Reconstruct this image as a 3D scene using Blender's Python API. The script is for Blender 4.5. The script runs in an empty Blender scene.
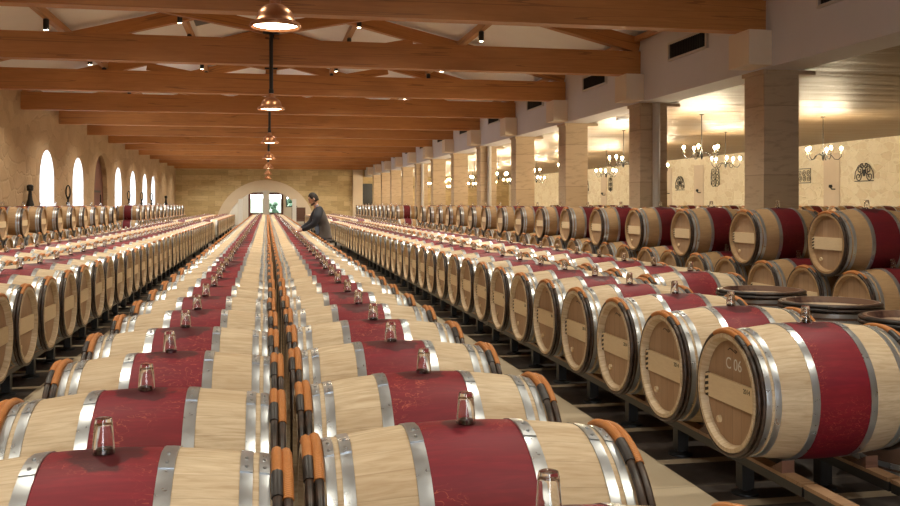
import bpy, bmesh, math, random
from math import sin, cos, pi, sqrt, atan2, radians
from mathutils import Vector, Matrix
random.seed(7)
S = bpy.context.scene
COL = S.collection

# ------------------------------------------------------------------ materials
def new_mat(name):
    m = bpy.data.materials.new(name); m.use_nodes = True
    nt = m.node_tree; nt.nodes.clear()
    out = nt.nodes.new('ShaderNodeOutputMaterial')
    b = nt.nodes.new('ShaderNodeBsdfPrincipled')
    nt.links.new(b.outputs[0], out.inputs[0])
    return m, nt, b
class G:
    """tiny node-graph helper"""
    def __init__(s, nt): s.nt = nt
    def n(s, t, **k):
        x = s.nt.nodes.new(t)
        for a, v in k.items(): setattr(x, a, v)
        return x
    def put(s, sock, v):
        if hasattr(v, 'is_output') or isinstance(v, bpy.types.NodeSocket): s.nt.links.new(v, sock)
        else:
            if isinstance(v, (tuple, list)) and len(v) == 3 and sock.type == 'RGBA': v = (*v, 1)
            sock.default_value = v
    def math(s, op, a, b=0.0, c=None, clamp=False):
        x = s.n('ShaderNodeMath', operation=op, use_clamp=clamp)
        s.put(x.inputs[0], a); s.put(x.inputs[1], b)
        if c is not None: s.put(x.inputs[2], c)
        return x.outputs[0]
    def coord(s, kind='Object'): return s.n('ShaderNodeTexCoord').outputs[kind]
    def sep(s, v):
        x = s.n('ShaderNodeSeparateXYZ'); s.put(x.inputs[0], v); return x.outputs
    def comb(s, a, b, c):
        x = s.n('ShaderNodeCombineXYZ')
        for i, v in enumerate((a, b, c)): s.put(x.inputs[i], v)
        return x.outputs[0]
    def mapping(s, v, scale=(1, 1, 1), loc=(0, 0, 0), rot=(0, 0, 0)):
        x = s.n('ShaderNodeMapping'); s.put(x.inputs[0], v)
        x.inputs['Location'].default_value = loc; x.inputs['Scale'].default_value = scale; x.inputs['Rotation'].default_value = rot
        return x.outputs[0]
    def noise(s, v, scale=5, detail=3, rough=.5, dist=0.0, dim='3D', w=None):
        x = s.n('ShaderNodeTexNoise'); x.noise_dimensions = '4D' if w is not None else dim
        s.put(x.inputs['Vector'], v); x.inputs['Scale'].default_value = scale; x.inputs['Detail'].default_value = detail
        x.inputs['Roughness'].default_value = rough; x.inputs['Distortion'].default_value = dist
        if w is not None: s.put(x.inputs['W'], w)
        return x.outputs[0]
    def white(s, v, w=None):
        x = s.n('ShaderNodeTexWhiteNoise'); x.noise_dimensions = '4D' if w is not None else '3D'
        s.put(x.inputs['Vector'], v)
        if w is not None: s.put(x.inputs['W'], w)
        return x.outputs[0]
    def ramp(s, f, pts):
        x = s.n('ShaderNodeValToRGB'); s.put(x.inputs[0], f)
        cr = x.color_ramp
        while len(cr.elements) < len(pts): cr.elements.new(.5)
        for e, (p, c) in zip(cr.elements, pts):
            e.position = p; e.color = (*c, 1) if len(c) == 3 else c
        return x.outputs[0]
    def step(s, f, a, b):
        x = s.n('ShaderNodeMapRange'); x.interpolation_type = 'SMOOTHSTEP'
        s.put(x.inputs[0], f); x.inputs[1].default_value = a; x.inputs[2].default_value = b
        x.inputs[3].default_value = 0; x.inputs[4].default_value = 1
        return x.outputs[0]
    def mix(s, f, a, b, blend='MIX'):
        x = s.n('ShaderNodeMix', data_type='RGBA', blend_type=blend)
        s.put(x.inputs[0], f); s.put(x.inputs[6], a); s.put(x.inputs[7], b)
        return x.outputs[2]
    def bump(s, h, strength=.3, dist=.01):
        x = s.n('ShaderNodeBump'); s.put(x.inputs['Height'], h)
        x.inputs['Strength'].default_value = strength; x.inputs['Distance'].default_value = dist
        return x.outputs[0]
    def rand(s): return s.n('ShaderNodeObjectInfo').outputs['Random']
def setb(b, **k):
    for a, v in k.items():
        a = {'base': 'Base Color', 'rough': 'Roughness', 'metal': 'Metallic', 'trans': 'Transmission Weight', 'ior': 'IOR',
             'emit': 'Emission Color', 'es': 'Emission Strength', 'coat': 'Coat Weight', 'spec': 'Specular IOR Level'}[a]
        if isinstance(v, tuple) and len(v) == 3: v = (*v, 1)
        b.inputs[a].default_value = v
def plain(name, base, rough=.5, metal=0.0, **k):
    m, nt, b = new_mat(name); setb(b, base=base, rough=rough, metal=metal, **k); return m
def link(g, b, sock, v): g.nt.links.new(v, b.inputs[sock])

R_B, R_E, L2 = .355, .305, .465           # barrel: bilge radius, chime radius, half length
BAND = .140

def stave_mat(name, pale, tan, red, streak):
    m, nt, b = new_mat(name); g = G(nt)
    c = g.coord(); x, y, z = g.sep(c)
    zz = g.math('SUBTRACT', z, R_B)
    ang = g.math('ARCTAN2', y, zz)
    r = g.rand()
    sid = g.math('FLOOR', g.math('ADD', g.math('MULTIPLY', ang, 27 / (2 * pi)), g.math('MULTIPLY', r, 9.0)))
    ro = g.math('MULTIPLY', r, 50.0)
    tone = g.white(g.comb(sid, 3.0, 1.0), w=ro)
    fr = g.math('FRACT', g.math('ADD', g.math('MULTIPLY', ang, 27 / (2 * pi)), g.math('MULTIPLY', r, 9.0)))
    seam = g.math('LESS_THAN', g.math('MINIMUM', fr, g.math('SUBTRACT', 1.0, fr)), .018)
    cyl = g.comb(x, g.math('MULTIPLY', ang, .34), 0.0)
    cs = g.mapping(cyl, scale=(3.0, 26.0, 1.0))
    grain = g.noise(cs, 2.2, 4, .6, .6, w=g.math('ADD', ro, g.math('MULTIPLY', sid, 2.3)))
    wood = g.mix(g.step(grain, .18, .74), tan, pale)
    wood = g.mix(g.math('MULTIPLY', tone, .42), wood, g.mix(.5, tan, (.42, .27, .14)))
    wood = g.mix(g.math('MULTIPLY', seam, .24), wood, (.22, .13, .07))
    # wine-painted bilge band
    rn = g.noise(cyl, 5.0, 4, .6, .5, w=ro)
    redc = g.mix(rn, red, tuple(v * .62 for v in red))
    redc = g.mix(g.math('MULTIPLY', tone, .22), redc, (red[0] * .75, red[1] * .7, red[2] * 2.2))
    redc = g.mix(g.math('MULTIPLY', g.step(grain, .40, .75), .35), redc, tuple(min(1, v * 1.6) for v in red))
    lw = g.noise(g.mapping(cyl, scale=(1.0, 2.2, 1.0)), 13.0, 2, .5, 1.6, w=ro)
    lines = g.math('LESS_THAN', g.math('ABSOLUTE', g.math('SUBTRACT', lw, .5)), .010)
    lm = g.step(g.noise(cyl, 4.0, 1, .5, 0, w=g.math('ADD', ro, 7.0)), .44, .58)
    redc = g.mix(g.math('MULTIPLY', g.math('MULTIPLY', lines, lm), .6), redc, streak)
    # spilled wine round the bung (flows towards the sides)
    bx = g.math('ADD', x, g.math('MULTIPLY', g.math('SUBTRACT', g.noise(cyl, 9.0, 3, .6, 0, w=ro), .5), .16))
    by = g.math('ADD', g.math('MULTIPLY', ang, .30), g.math('MULTIPLY', g.math('SUBTRACT', g.noise(cyl, 8.0, 3, .6, 0, w=g.math('ADD', ro, 3.0)), .5), .16))
    dist = g.math('SQRT', g.math('ADD', g.math('MULTIPLY', bx, bx), g.math('MULTIPLY', by, by)))
    dist = g.math('SUBTRACT', dist, g.math('MULTIPLY', r, .09))
    spill = g.math('SUBTRACT', 1.0, g.step(dist, .045, .062))
    top = g.math('GREATER_THAN', zz, .2)
    redc = g.mix(g.math('MULTIPLY', g.math('MULTIPLY', spill, top), .72), redc, (.022, .0025, .006))
    ax = g.math('ABSOLUTE', x)
    inband = g.math('LESS_THAN', ax, BAND + .004)
    col = g.mix(inband, wood, redc)
    link(g, b, 'Base Color', col)
    link(g, b, 'Roughness', g.math('SUBTRACT', .56, g.math('MULTIPLY', g.math('MULTIPLY', spill, inband), .04)))
    link(g, b, 'Normal', g.bump(g.math('SUBTRACT', g.math('MULTIPLY', grain, .3), seam), .22, .004))
    b.inputs['Specular IOR Level'].default_value = .35
    return m
M = {}
M['stave'] = stave_mat('pale_oak_staves', (.70, .57, .395), (.43, .30, .175), (.215, .008, .017), (.50, .11, .065))
M['stave_stack'] = stave_mat('brown_oak_staves', (.45, .29, .15), (.30, .175, .08), (.135, .006, .010), (.27, .045, .03))  # browner oak for the side stacks and upright barrels

def head_mat(name, ca, cb):
    m, nt, b = new_mat(name); g = G(nt)
    c = g.coord(); x, y, z = g.sep(c); r = g.rand()
    k = g.math('ADD', g.math('MULTIPLY', y, 11.0), g.math('MULTIPLY', r, 6.0))
    pid = g.math('FLOOR', k); fr = g.math('FRACT', k)
    seam = g.math('LESS_THAN', fr, .045)
    tone = g.white(g.comb(pid, 1.0, 5.0), w=g.math('MULTIPLY', r, 31.0))
    grain = g.noise(g.mapping(c, scale=(1, 22, 2.2)), 3, 3, .6, .5, w=g.math('ADD', g.math('MULTIPLY', r, 20.0), pid))
    col = g.mix(g.math('ADD', g.math('MULTIPLY', grain, .6), g.math('MULTIPLY', tone, .4)), ca, cb)
    col = g.mix(g.math('MULTIPLY', seam, .5), col, (.12, .07, .04))
    link(g, b, 'Base Color', col); b.inputs['Roughness'].default_value = .6
    return m
M['head'] = head_mat('oak_head_boards', (.30, .17, .09), (.47, .31, .19))
M['head_stack'] = head_mat('stack_head_boards', (.32, .19, .10), (.48, .32, .20))
def bar_mat():
    m, nt, b = new_mat('pale_oak_crossbar'); g = G(nt)
    c = g.coord(); x, y, z = g.sep(c); r = g.rand()
    grain = g.noise(g.mapping(c, scale=(1, 2.0, 15)), 5, 4, .6, 1.6, w=g.math('MULTIPLY', r, 20.0))
    col = g.mix(grain, (.64, .47, .28), (.82, .66, .43))
    sx = g.math('SIGN', x)
    e = g.math('GREATER_THAN', g.math('MULTIPLY', g.math('MULTIPLY', y, sx), -1.0), .224)
    st = g.math('GREATER_THAN', g.math('FRACT', g.math('ADD', g.math('MULTIPLY', z, 32.0), g.math('MULTIPLY', y, 9.0))), .45)
    col = g.mix(g.math('MULTIPLY', e, st), col, (.015, .01, .008))
    link(g, b, 'Base Color', col); b.inputs['Roughness'].default_value = .6
    return m
M['bar'] = bar_mat()
def steel_mat():
    m, nt, b = new_mat('galvanised_hoop_steel'); g = G(nt)
    c = g.coord()
    n = g.noise(c, 30, 3, .6); n2 = g.noise(c, 5, 2, .5)
    link(g, b, 'Base Color', g.mix(n2, (.40, .43, .46), (.62, .64, .66)))
    link(g, b, 'Roughness', g.math('ADD', .20, g.math('MULTIPLY', n, .22)))
    b.inputs['Metallic'].default_value = .85
    return m
M['steel'] = steel_mat()
def rod_mat():
    m, nt, b = new_mat('dark_chestnut_hoop'); g = G(nt)
    n = g.noise(g.coord(), 26, 3, .6)
    link(g, b, 'Base Color', g.ramp(n, [(.35, (.016, .009, .006)), (.7, (.075, .042, .028))]))
    b.inputs['Roughness'].default_value = .38
    return m
M['rod'] = rod_mat()
def cane_mat():
    m, nt, b = new_mat('orange_cane_binding'); g = G(nt)
    c = g.coord(); x, y, z = g.sep(c)
    ang = g.math('ARCTAN2', y, g.math('SUBTRACT', z, R_B))
    w = g.math('SINE', g.math('MULTIPLY', ang, 330.0))
    n = g.noise(c, 22, 3, .6)
    col = g.mix(n, (.40, .125, .022), (.62, .25, .06))
    col = g.mix(g.math('MULTIPLY', g.step(w, .2, 1.0), .45), col, (.22, .06, .012))
    link(g, b, 'Base Color', col); b.inputs['Roughness'].default_value = .5
    link(g, b, 'Normal', g.bump(w, .35, .003))
    return m
M['cane'] = cane_mat()
M['joint'] = plain('dark_hoop_joint', (.02, .014, .012), .45)
M['glass'] = plain('clear_glass', (1, 1, 1), .0, trans=1.0, ior=1.22, coat=1.0)
M['bung'] = plain('wine_dark_bung', (.05, .004, .010), .35)
M['ink'] = plain('dark_branding_ink', (.012, .01, .009), .7)
M['chalk'] = plain('white_chalk', (.72, .68, .62), .9)
M['black'] = plain('black_painted_metal', (.012, .012, .013), .42)
M['iron'] = plain('wrought_iron', (.02, .018, .016), .5, .4)

def timber(name, a, b_, scale=1.0):
    m, nt, b = new_mat(name); g = G(nt)
    c = g.coord(); r = g.rand(); w = g.math('MULTIPLY', r, 60.0)
    grain = g.noise(g.mapping(c, scale=(1.1, 14, 14)), 1.6, 5, .62, .8, w=w)
    blot = g.noise(g.mapping(c, scale=(.6, 2, 2)), 1.3, 3, .6, 0, w=w)
    col = g.mix(grain, a, b_)
    col = g.mix(g.math('MULTIPLY', g.step(blot, .45, .75), .35), col, tuple(v * .6 for v in a))
    v = g.n('ShaderNodeTexVoronoi'); g.put(v.inputs['Vector'], g.mapping(c, scale=(1, 1.8, 1.8))); v.inputs['Scale'].default_value = 2.6
    knot = g.math('SUBTRACT', 1.0, g.step(v.outputs['Distance'], .02, .05))
    col = g.mix(g.math('MULTIPLY', knot, .55), col, (.07, .025, .01))
    crack = g.math('LESS_THAN', g.math('ABSOLUTE', g.math('SUBTRACT', g.noise(g.mapping(c, scale=(.12, 6.0, 6.0)), 1.4, 1, .5, 0, w=w), .5)), .008)
    col = g.mix(g.math('MULTIPLY', crack, .45), col, (.06, .02, .01))
    tone = g.math('MULTIPLY', r, .35)
    col = g.mix(tone, col, tuple(v * .62 for v in a))
    link(g, b, 'Base Color', col); b.inputs['Roughness'].default_value = .52
    link(g, b, 'Normal', g.bump(grain, .12, .01))
    return m
M['beam'] = timber('orange_pine_beam', (.38, .142, .035), (.65, .30, .095))
M['purlin'] = timber('pale_pine_purlin', (.40, .19, .07), (.58, .31, .13))
M['rail'] = timber('rack_rail_wood', (.22, .12, .06), (.40, .24, .13))
M['chock'] = timber('dark_chock_wood', (.10, .045, .03), (.17, .08, .05))
M['brown'] = timber('red_brown_door_wood', (.10, .022, .012), (.16, .04, .02))

def plaster(name, col, var=.06, rough=.85):
    m, nt, b = new_mat(name); g = G(nt)
    n = g.noise(g.coord(), 1.2, 4, .6)
    link(g, b, 'Base Color', g.mix(n, tuple(v * (1 - var) for v in col), tuple(min(1, v * (1 + var)) for v in col)))
    b.inputs['Roughness'].default_value = rough
    return m
M['roof'] = plaster('white_roof_lining', (.86, .86, .90))
M['reveal'] = plaster('whitewashed_reveal', (.60, .60, .61))
M['fascia'] = plaster('white_plaster_fascia', (.60, .57, .59))
def side_ceiling():
    m, nt, b = new_mat('light_streaked_satin_ceiling'); g = G(nt)
    c = g.coord()
    n = g.noise(g.mapping(c, scale=(.22, 1.25, 1), rot=(0, 0, .12)), .9, 3, .5, .6)
    link(g, b, 'Base Color', g.mix(n, (.19, .13, .075), (.31, .22, .135)))  # paler streaks of chandelier light painted into the colour
    b.inputs['Roughness'].default_value = .5
    link(g, b, 'Normal', g.bump(n, .55, .16))
    return m
M['ceil2'] = side_ceiling()
def rough_stone(name, ca, cb, cm, scale, depth=.03):
    m, nt, b = new_mat(name); g = G(nt)
    c = g.coord()
    wv = g.math('MULTIPLY', g.math('SUBTRACT', g.noise(c, 1.6, 3, .6), .5), .35)
    x, y, z = g.sep(c)
    cc = g.comb(g.math('ADD', x, wv), g.math('ADD', y, wv), g.math('MULTIPLY', g.math('ADD', z, wv), 1.7))
    v = g.n('ShaderNodeTexVoronoi', feature='DISTANCE_TO_EDGE'); g.put(v.inputs['Vector'], cc); v.inputs['Scale'].default_value = scale
    v2 = g.n('ShaderNodeTexVoronoi', feature='F1'); g.put(v2.inputs['Vector'], cc); v2.inputs['Scale'].default_value = scale
    tone = g.sep(v2.outputs['Color'])[0]
    n = g.noise(c, 9, 5, .65)
    col = g.mix(g.math('MULTIPLY', g.math('ADD', tone, n), .5), ca, cb)
    j = g.math('SUBTRACT', 1.0, g.step(v.outputs['Distance'], .02, .07))
    col = g.mix(g.math('MULTIPLY', j, .6), col, cm)
    pit = g.step(g.noise(c, 16, 3, .6), .62, .72)
    col = g.mix(g.math('MULTIPLY', pit, .35), col, tuple(q * .45 for q in ca))
    link(g, b, 'Base Color', col); b.inputs['Roughness'].default_value = .9
    link(g, b, 'Normal', g.bump(g.math('ADD', g.math('MULTIPLY', n, .5), g.step(v.outputs['Distance'], 0, .1)), .5, depth))
    return m
M['wall_l'] = rough_stone('rough_limestone', (.30, .19, .10), (.46, .31, .18), (.38, .26, .15), 1.5)
M['wall_s'] = rough_stone('pale_rubble_stone', (.70, .57, .38), (.94, .87, .70), (.92, .84, .66), 2.3)
def block_stone(name, ca, cb, bw, bh, uv):
    m, nt, b = new_mat(name); g = G(nt)
    c = g.coord(); s = g.sep(c)
    vv = g.comb(g.math('ADD', s[0], g.math('MULTIPLY', s[1], 1.0)), s[2], 0.0)
    t = g.n('ShaderNodeTexBrick'); g.put(t.inputs['Vector'], vv); t.inputs['Scale'].default_value = 1.0
    t.inputs['Brick Width'].default_value = bw; t.inputs['Row Height'].default_value = bh; t.inputs['Mortar Size'].default_value = .006
    t.inputs['Color1'].default_value = (*ca, 1); t.inputs['Color2'].default_value = (*cb, 1)
    t.inputs['Mortar'].default_value = (*[q * .72 for q in ca], 1); t.inputs['Bias'].default_value = -.1
    n = g.noise(g.mapping(c, scale=(2.2, 2.2, 12)), 1.0, 5, .62, .8)
    n2 = g.noise(c, 2.2, 4, .6)
    vein = g.math('MULTIPLY', g.step(n, .48, .66), .36)
    col = g.mix(vein, t.outputs[0], tuple(q * .48 for q in ca))
    col = g.mix(g.math('MULTIPLY', g.step(n2, .55, .8), .3), col, (.40, .21, .10))
    link(g, b, 'Base Color', col); b.inputs['Roughness'].default_value = .75
    link(g, b, 'Normal', g.bump(n, .15, .01))
    return m
M['wall_f'] = block_stone('coursed_limestone_blocks', (.46, .335, .165), (.62, .465, .26), .9, .36, 0)
M['column'] = block_stone('veined_travertine', (.50, .37, .24), (.57, .43, .29), 2.0, 1.0, 0)
M['dress'] = plaster('dressed_limestone', (.68, .56, .43), .09)
def floor_mat():
    m, nt, b = new_mat('stone_floor_bays_and_shade'); g = G(nt)
    c = g.coord(); x, y, z = g.sep(c)
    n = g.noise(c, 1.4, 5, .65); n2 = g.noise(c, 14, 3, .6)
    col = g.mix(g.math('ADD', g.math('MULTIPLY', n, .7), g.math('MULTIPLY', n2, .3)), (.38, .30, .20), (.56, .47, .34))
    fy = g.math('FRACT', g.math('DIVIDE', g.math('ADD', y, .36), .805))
    dark_bay = g.math('GREATER_THAN', fy, .12)  # dark bays repeating at barrel spacing under the side rows
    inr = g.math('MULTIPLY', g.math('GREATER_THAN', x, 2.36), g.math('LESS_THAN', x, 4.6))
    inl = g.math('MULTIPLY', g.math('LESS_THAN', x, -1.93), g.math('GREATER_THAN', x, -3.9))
    centre_shade = g.math('MULTIPLY', g.math('GREATER_THAN', x, -.80), g.math('LESS_THAN', x, .96))  # shade in the gap between the centre rows, painted into the floor colour
    mask = g.math('MAXIMUM', centre_shade, g.math('MULTIPLY', dark_bay, g.math('ADD', inr, inl)))
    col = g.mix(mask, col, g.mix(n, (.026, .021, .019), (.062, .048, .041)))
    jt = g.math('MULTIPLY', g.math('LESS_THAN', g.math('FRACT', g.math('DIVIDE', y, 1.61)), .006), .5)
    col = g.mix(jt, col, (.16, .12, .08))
    link(g, b, 'Base Color', col)
    link(g, b, 'Roughness', g.math('ADD', .30, g.math('MULTIPLY', n2, .25)))
    return m
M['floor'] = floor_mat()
def copper():
    m, nt, b = new_mat('aged_copper'); g = G(nt)
    n = g.noise(g.coord(), 9, 3, .6)
    link(g, b, 'Base Color', g.mix(n, (.40, .17, .08), (.62, .32, .17)))
    b.inputs['Metallic'].default_value = .9; b.inputs['Roughness'].default_value = .34
    return m
M['copper'] = copper()
def emit(name, col, st):
    m, nt, b = new_mat(name); setb(b, base=(0, 0, 0), emit=col, es=st); return m
M['bulb'] = emit('warm_lit_bulb', (1, .84, .57), 1050.0)
M['lamp'] = emit('lit_lamp_glass', (1, .80, .55), 26.0)
M['lens'] = emit('lit_spot_lens', (1, .86, .62), 30.0)
M['exit'] = emit('lit_emergency_light', (.75, .9, 1), 3.0)
M['candle'] = plain('candle_sleeve', (.6, .55, .42), .6)
M['white'] = plain('white_enamel', (.72, .71, .69), .5)
M['lobby'] = plaster('pale_lobby_plaster', (.66, .58, .47))
M['pane'] = plain('window_pane_glass', (1, 1, 1), .0, trans=1.0, ior=1.02)
M['grass'] = plaster('mown_lawn', (.042, .070, .022), .25)
M['leaf'] = plaster('tree_leaves', (.024, .055, .022), .5)
M['bark'] = plain('tree_bark', (.10, .065, .04), .9)
M['slate'] = plain('grey_roof_hatch', (.10, .10, .10), .6)
M['pipe'] = plain('grey_white_pipe', (.50, .46, .42), .4)
# plain colours used where hundreds of far barrels share one mesh
M['far_oak'] = plain('distant_pale_oak', (.64, .49, .32), .56)
M['far_oak_stack'] = plain('distant_brown_oak', (.44, .29, .15), .56)
M['far_red'] = plain('distant_wine_red', (.135, .005, .014), .56)
M['far_head'] = plain('distant_head_boards', (.46, .31, .19), .6)

# ------------------------------------------------------------------ mesh helpers
class MB:
    def __init__(s): s.v = []; s.f = []; s.m = []; s.mi = 0
    def add(s, vs, fs, mi=None):
        o = len(s.v); s.v += [tuple(p) for p in vs]
        for f in fs: s.f.append(tuple(i + o for i in f)); s.m.append(s.mi if mi is None else mi)
        return s
    def box(s, x0, x1, y0, y1, z0, z1, mi=None):
        vs = [(x, y, z) for x in (x0, x1) for y in (y0, y1) for z in (z0, z1)]
        return s.add(vs, [(0, 1, 3, 2), (4, 6, 7, 5), (0, 4, 5, 1), (2, 3, 7, 6), (0, 2, 6, 4), (1, 5, 7, 3)], mi)
    def prism(s, a, b, w, h, mi=None, up=(0, 0, 1)):
        """beam from a to b, w wide across, h deep along up"""
        a = Vector(a); b = Vector(b); d = (b - a).normalized(); sd = d.cross(Vector(up)).normalized(); u = sd.cross(d)
        vs = [p + sd * i * w / 2 + u * j * h / 2 for p in (a, b) for i in (-1, 1) for j in (-1, 1)]
        return s.add(vs, [(0, 1, 3, 2), (4, 6, 7, 5), (0, 4, 5, 1), (2, 3, 7, 6), (0, 2, 6, 4), (1, 5, 7, 3)], mi)
    def lathe(s, prof, n=32, axis='Z', c=(0, 0, 0), mis=None, closed=False, cap=False):
        """prof: list of (t, r) along axis"""
        vs = []; k = len(prof)
        for t, r in prof:
            for i in range(n):
                a = 2 * pi * i / n
                p = (r * cos(a), r * sin(a), t) if axis == 'Z' else ((t, -r * sin(a), r * cos(a)) if axis == 'X' else (r * sin(a), t, r * cos(a)))
                vs.append((p[0] + c[0], p[1] + c[1], p[2] + c[2]))
        o = len(s.v); s.v += vs
        for j in range(k if closed else k - 1):
            j2 = (j + 1) % k
            for i in range(n):
                i2 = (i + 1) % n
                s.f.append((o + j * n + i, o + j * n + i2, o + j2 * n + i2, o + j2 * n + i)); s.m.append(mis[j] if mis else s.mi)
        if cap:
            s.f.append(tuple(o + i for i in range(n - 1, -1, -1))); s.m.append(mis[0] if mis else s.mi)
            s.f.append(tuple(o + (k - 1) * n + i for i in range(n))); s.m.append(mis[-1] if mis else s.mi)
        return s
    def tube(s, pts, r, n=8, closed=False, mi=None, caps=True):
        pts = [Vector(p) for p in pts]; k = len(pts); o = len(s.v)
        prev = None
        for i, p in enumerate(pts):
            t = (pts[(i + 1) % k] - pts[i - 1]) if closed else (pts[min(i + 1, k - 1)] - pts[max(i - 1, 0)])
            t.normalize()
            if prev is None: u = t.orthogonal().normalized()
            else: u = (prev - t * prev.dot(t)).normalized()
            prev = u; w = t.cross(u)
            rr = r[i] if isinstance(r, (list, tuple)) else r
            for j in range(n):
                a = 2 * pi * j / n
                s.v.append(tuple(p + u * cos(a) * rr + w * sin(a) * rr))
        for i in range(k if closed else k - 1):
            i2 = (i + 1) % k
            for j in range(n):
                j2 = (j + 1) % n
                s.f.append((o + i * n + j, o + i * n + j2, o + i2 * n + j2, o + i2 * n + j)); s.m.append(s.mi if mi is None else mi)
        if caps and not closed:
            s.f.append(tuple(o + j for j in range(n - 1, -1, -1))); s.m.append(s.mi if mi is None else mi)
            s.f.append(tuple(o + (k - 1) * n + j for j in range(n))); s.m.append(s.mi if mi is None else mi)
        return s
    def ball(s, c, r, n=10, m=6, mi=None):
        rr = r if isinstance(r, tuple) else (r, r, r)
        vs = [(c[0], c[1], c[2] + rr[2])]
        for j in range(1, m):
            t = pi * j / m
            for i in range(n):
                a = 2 * pi * i / n
                vs.append((c[0] + rr[0] * sin(t) * cos(a), c[1] + rr[1] * sin(t) * sin(a), c[2] + rr[2] * cos(t)))
        vs.append((c[0], c[1], c[2] - rr[2])); fs = []
        for i in range(n): fs.append((0, 1 + i, 1 + (i + 1) % n))
        for j in range(m - 2):
            for i in range(n):
                a = 1 + j * n; fs.append((a + i, a + n + i, a + n + (i + 1) % n, a + (i + 1) % n))
        a = 1 + (m - 2) * n
        for i in range(n): fs.append((a + i, len(vs) - 1, a + (i + 1) % n))
        return s.add(vs, fs, mi)
    def mesh(s, name, mats, smooth=None):
        me = bpy.data.meshes.new(name); me.from_pydata(s.v, [], s.f)
        for m in (mats if isinstance(mats, (list, tuple)) else [mats]): me.materials.append(m)
        me.polygons.foreach_set('material_index', s.m)
        bm = bmesh.new(); bm.from_mesh(me); bmesh.ops.recalc_face_normals(bm, faces=bm.faces); bm.to_mesh(me); bm.free()
        if smooth is not None:
            me.shade_smooth(); me.set_sharp_from_angle(angle=radians(smooth))
        me.update(); return me
    def obj(s, name, mats, parent=None, loc=(0, 0, 0), smooth=None):
        return put(name, s.mesh(name, mats, smooth), parent, loc)
def put(name, me, parent=None, loc=(0, 0, 0)):
    o = bpy.data.objects.new(name, me); COL.objects.link(o); o.location = loc
    if parent: o.parent = parent
    return o
def tag(o, label=None, cat=None, group=None, kind=None):
    for k, v in (('label', label), ('category', cat), ('group', group), ('kind', kind)):
        if v: o[k] = v
    return o
def thing(name, label, cat, loc, group=None, rot=(0, 0, 0)):
    o = put(name, None, None, loc); o.rotation_euler = rot; o.empty_display_size = .1
    return tag(o, label, cat, group)
def struct(o): o['kind'] = 'structure'; return o
def copy_tree(o, parent=None):
    c = o.copy(); COL.objects.link(c)
    if parent: c.parent = parent
    for ch in list(o.children): copy_tree(ch, c)
    return c
UNIT = ['', 'first', 'second', 'third', 'fourth', 'fifth', 'sixth', 'seventh', 'eighth', 'ninth', 'tenth', 'eleventh', 'twelfth', 'thirteenth',
        'fourteenth', 'fifteenth', 'sixteenth', 'seventeenth', 'eighteenth', 'nineteenth']
def ordinal(n):
    if n < 20: return UNIT[n]
    t, u = divmod(n, 10)
    names = {2: 'twent', 3: 'thirt', 4: 'fort', 5: 'fift', 6: 'sixt', 7: 'sevent', 8: 'eight'}
    return names[t] + 'ieth' if u == 0 else names[t] + 'y-' + UNIT[u]

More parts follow.
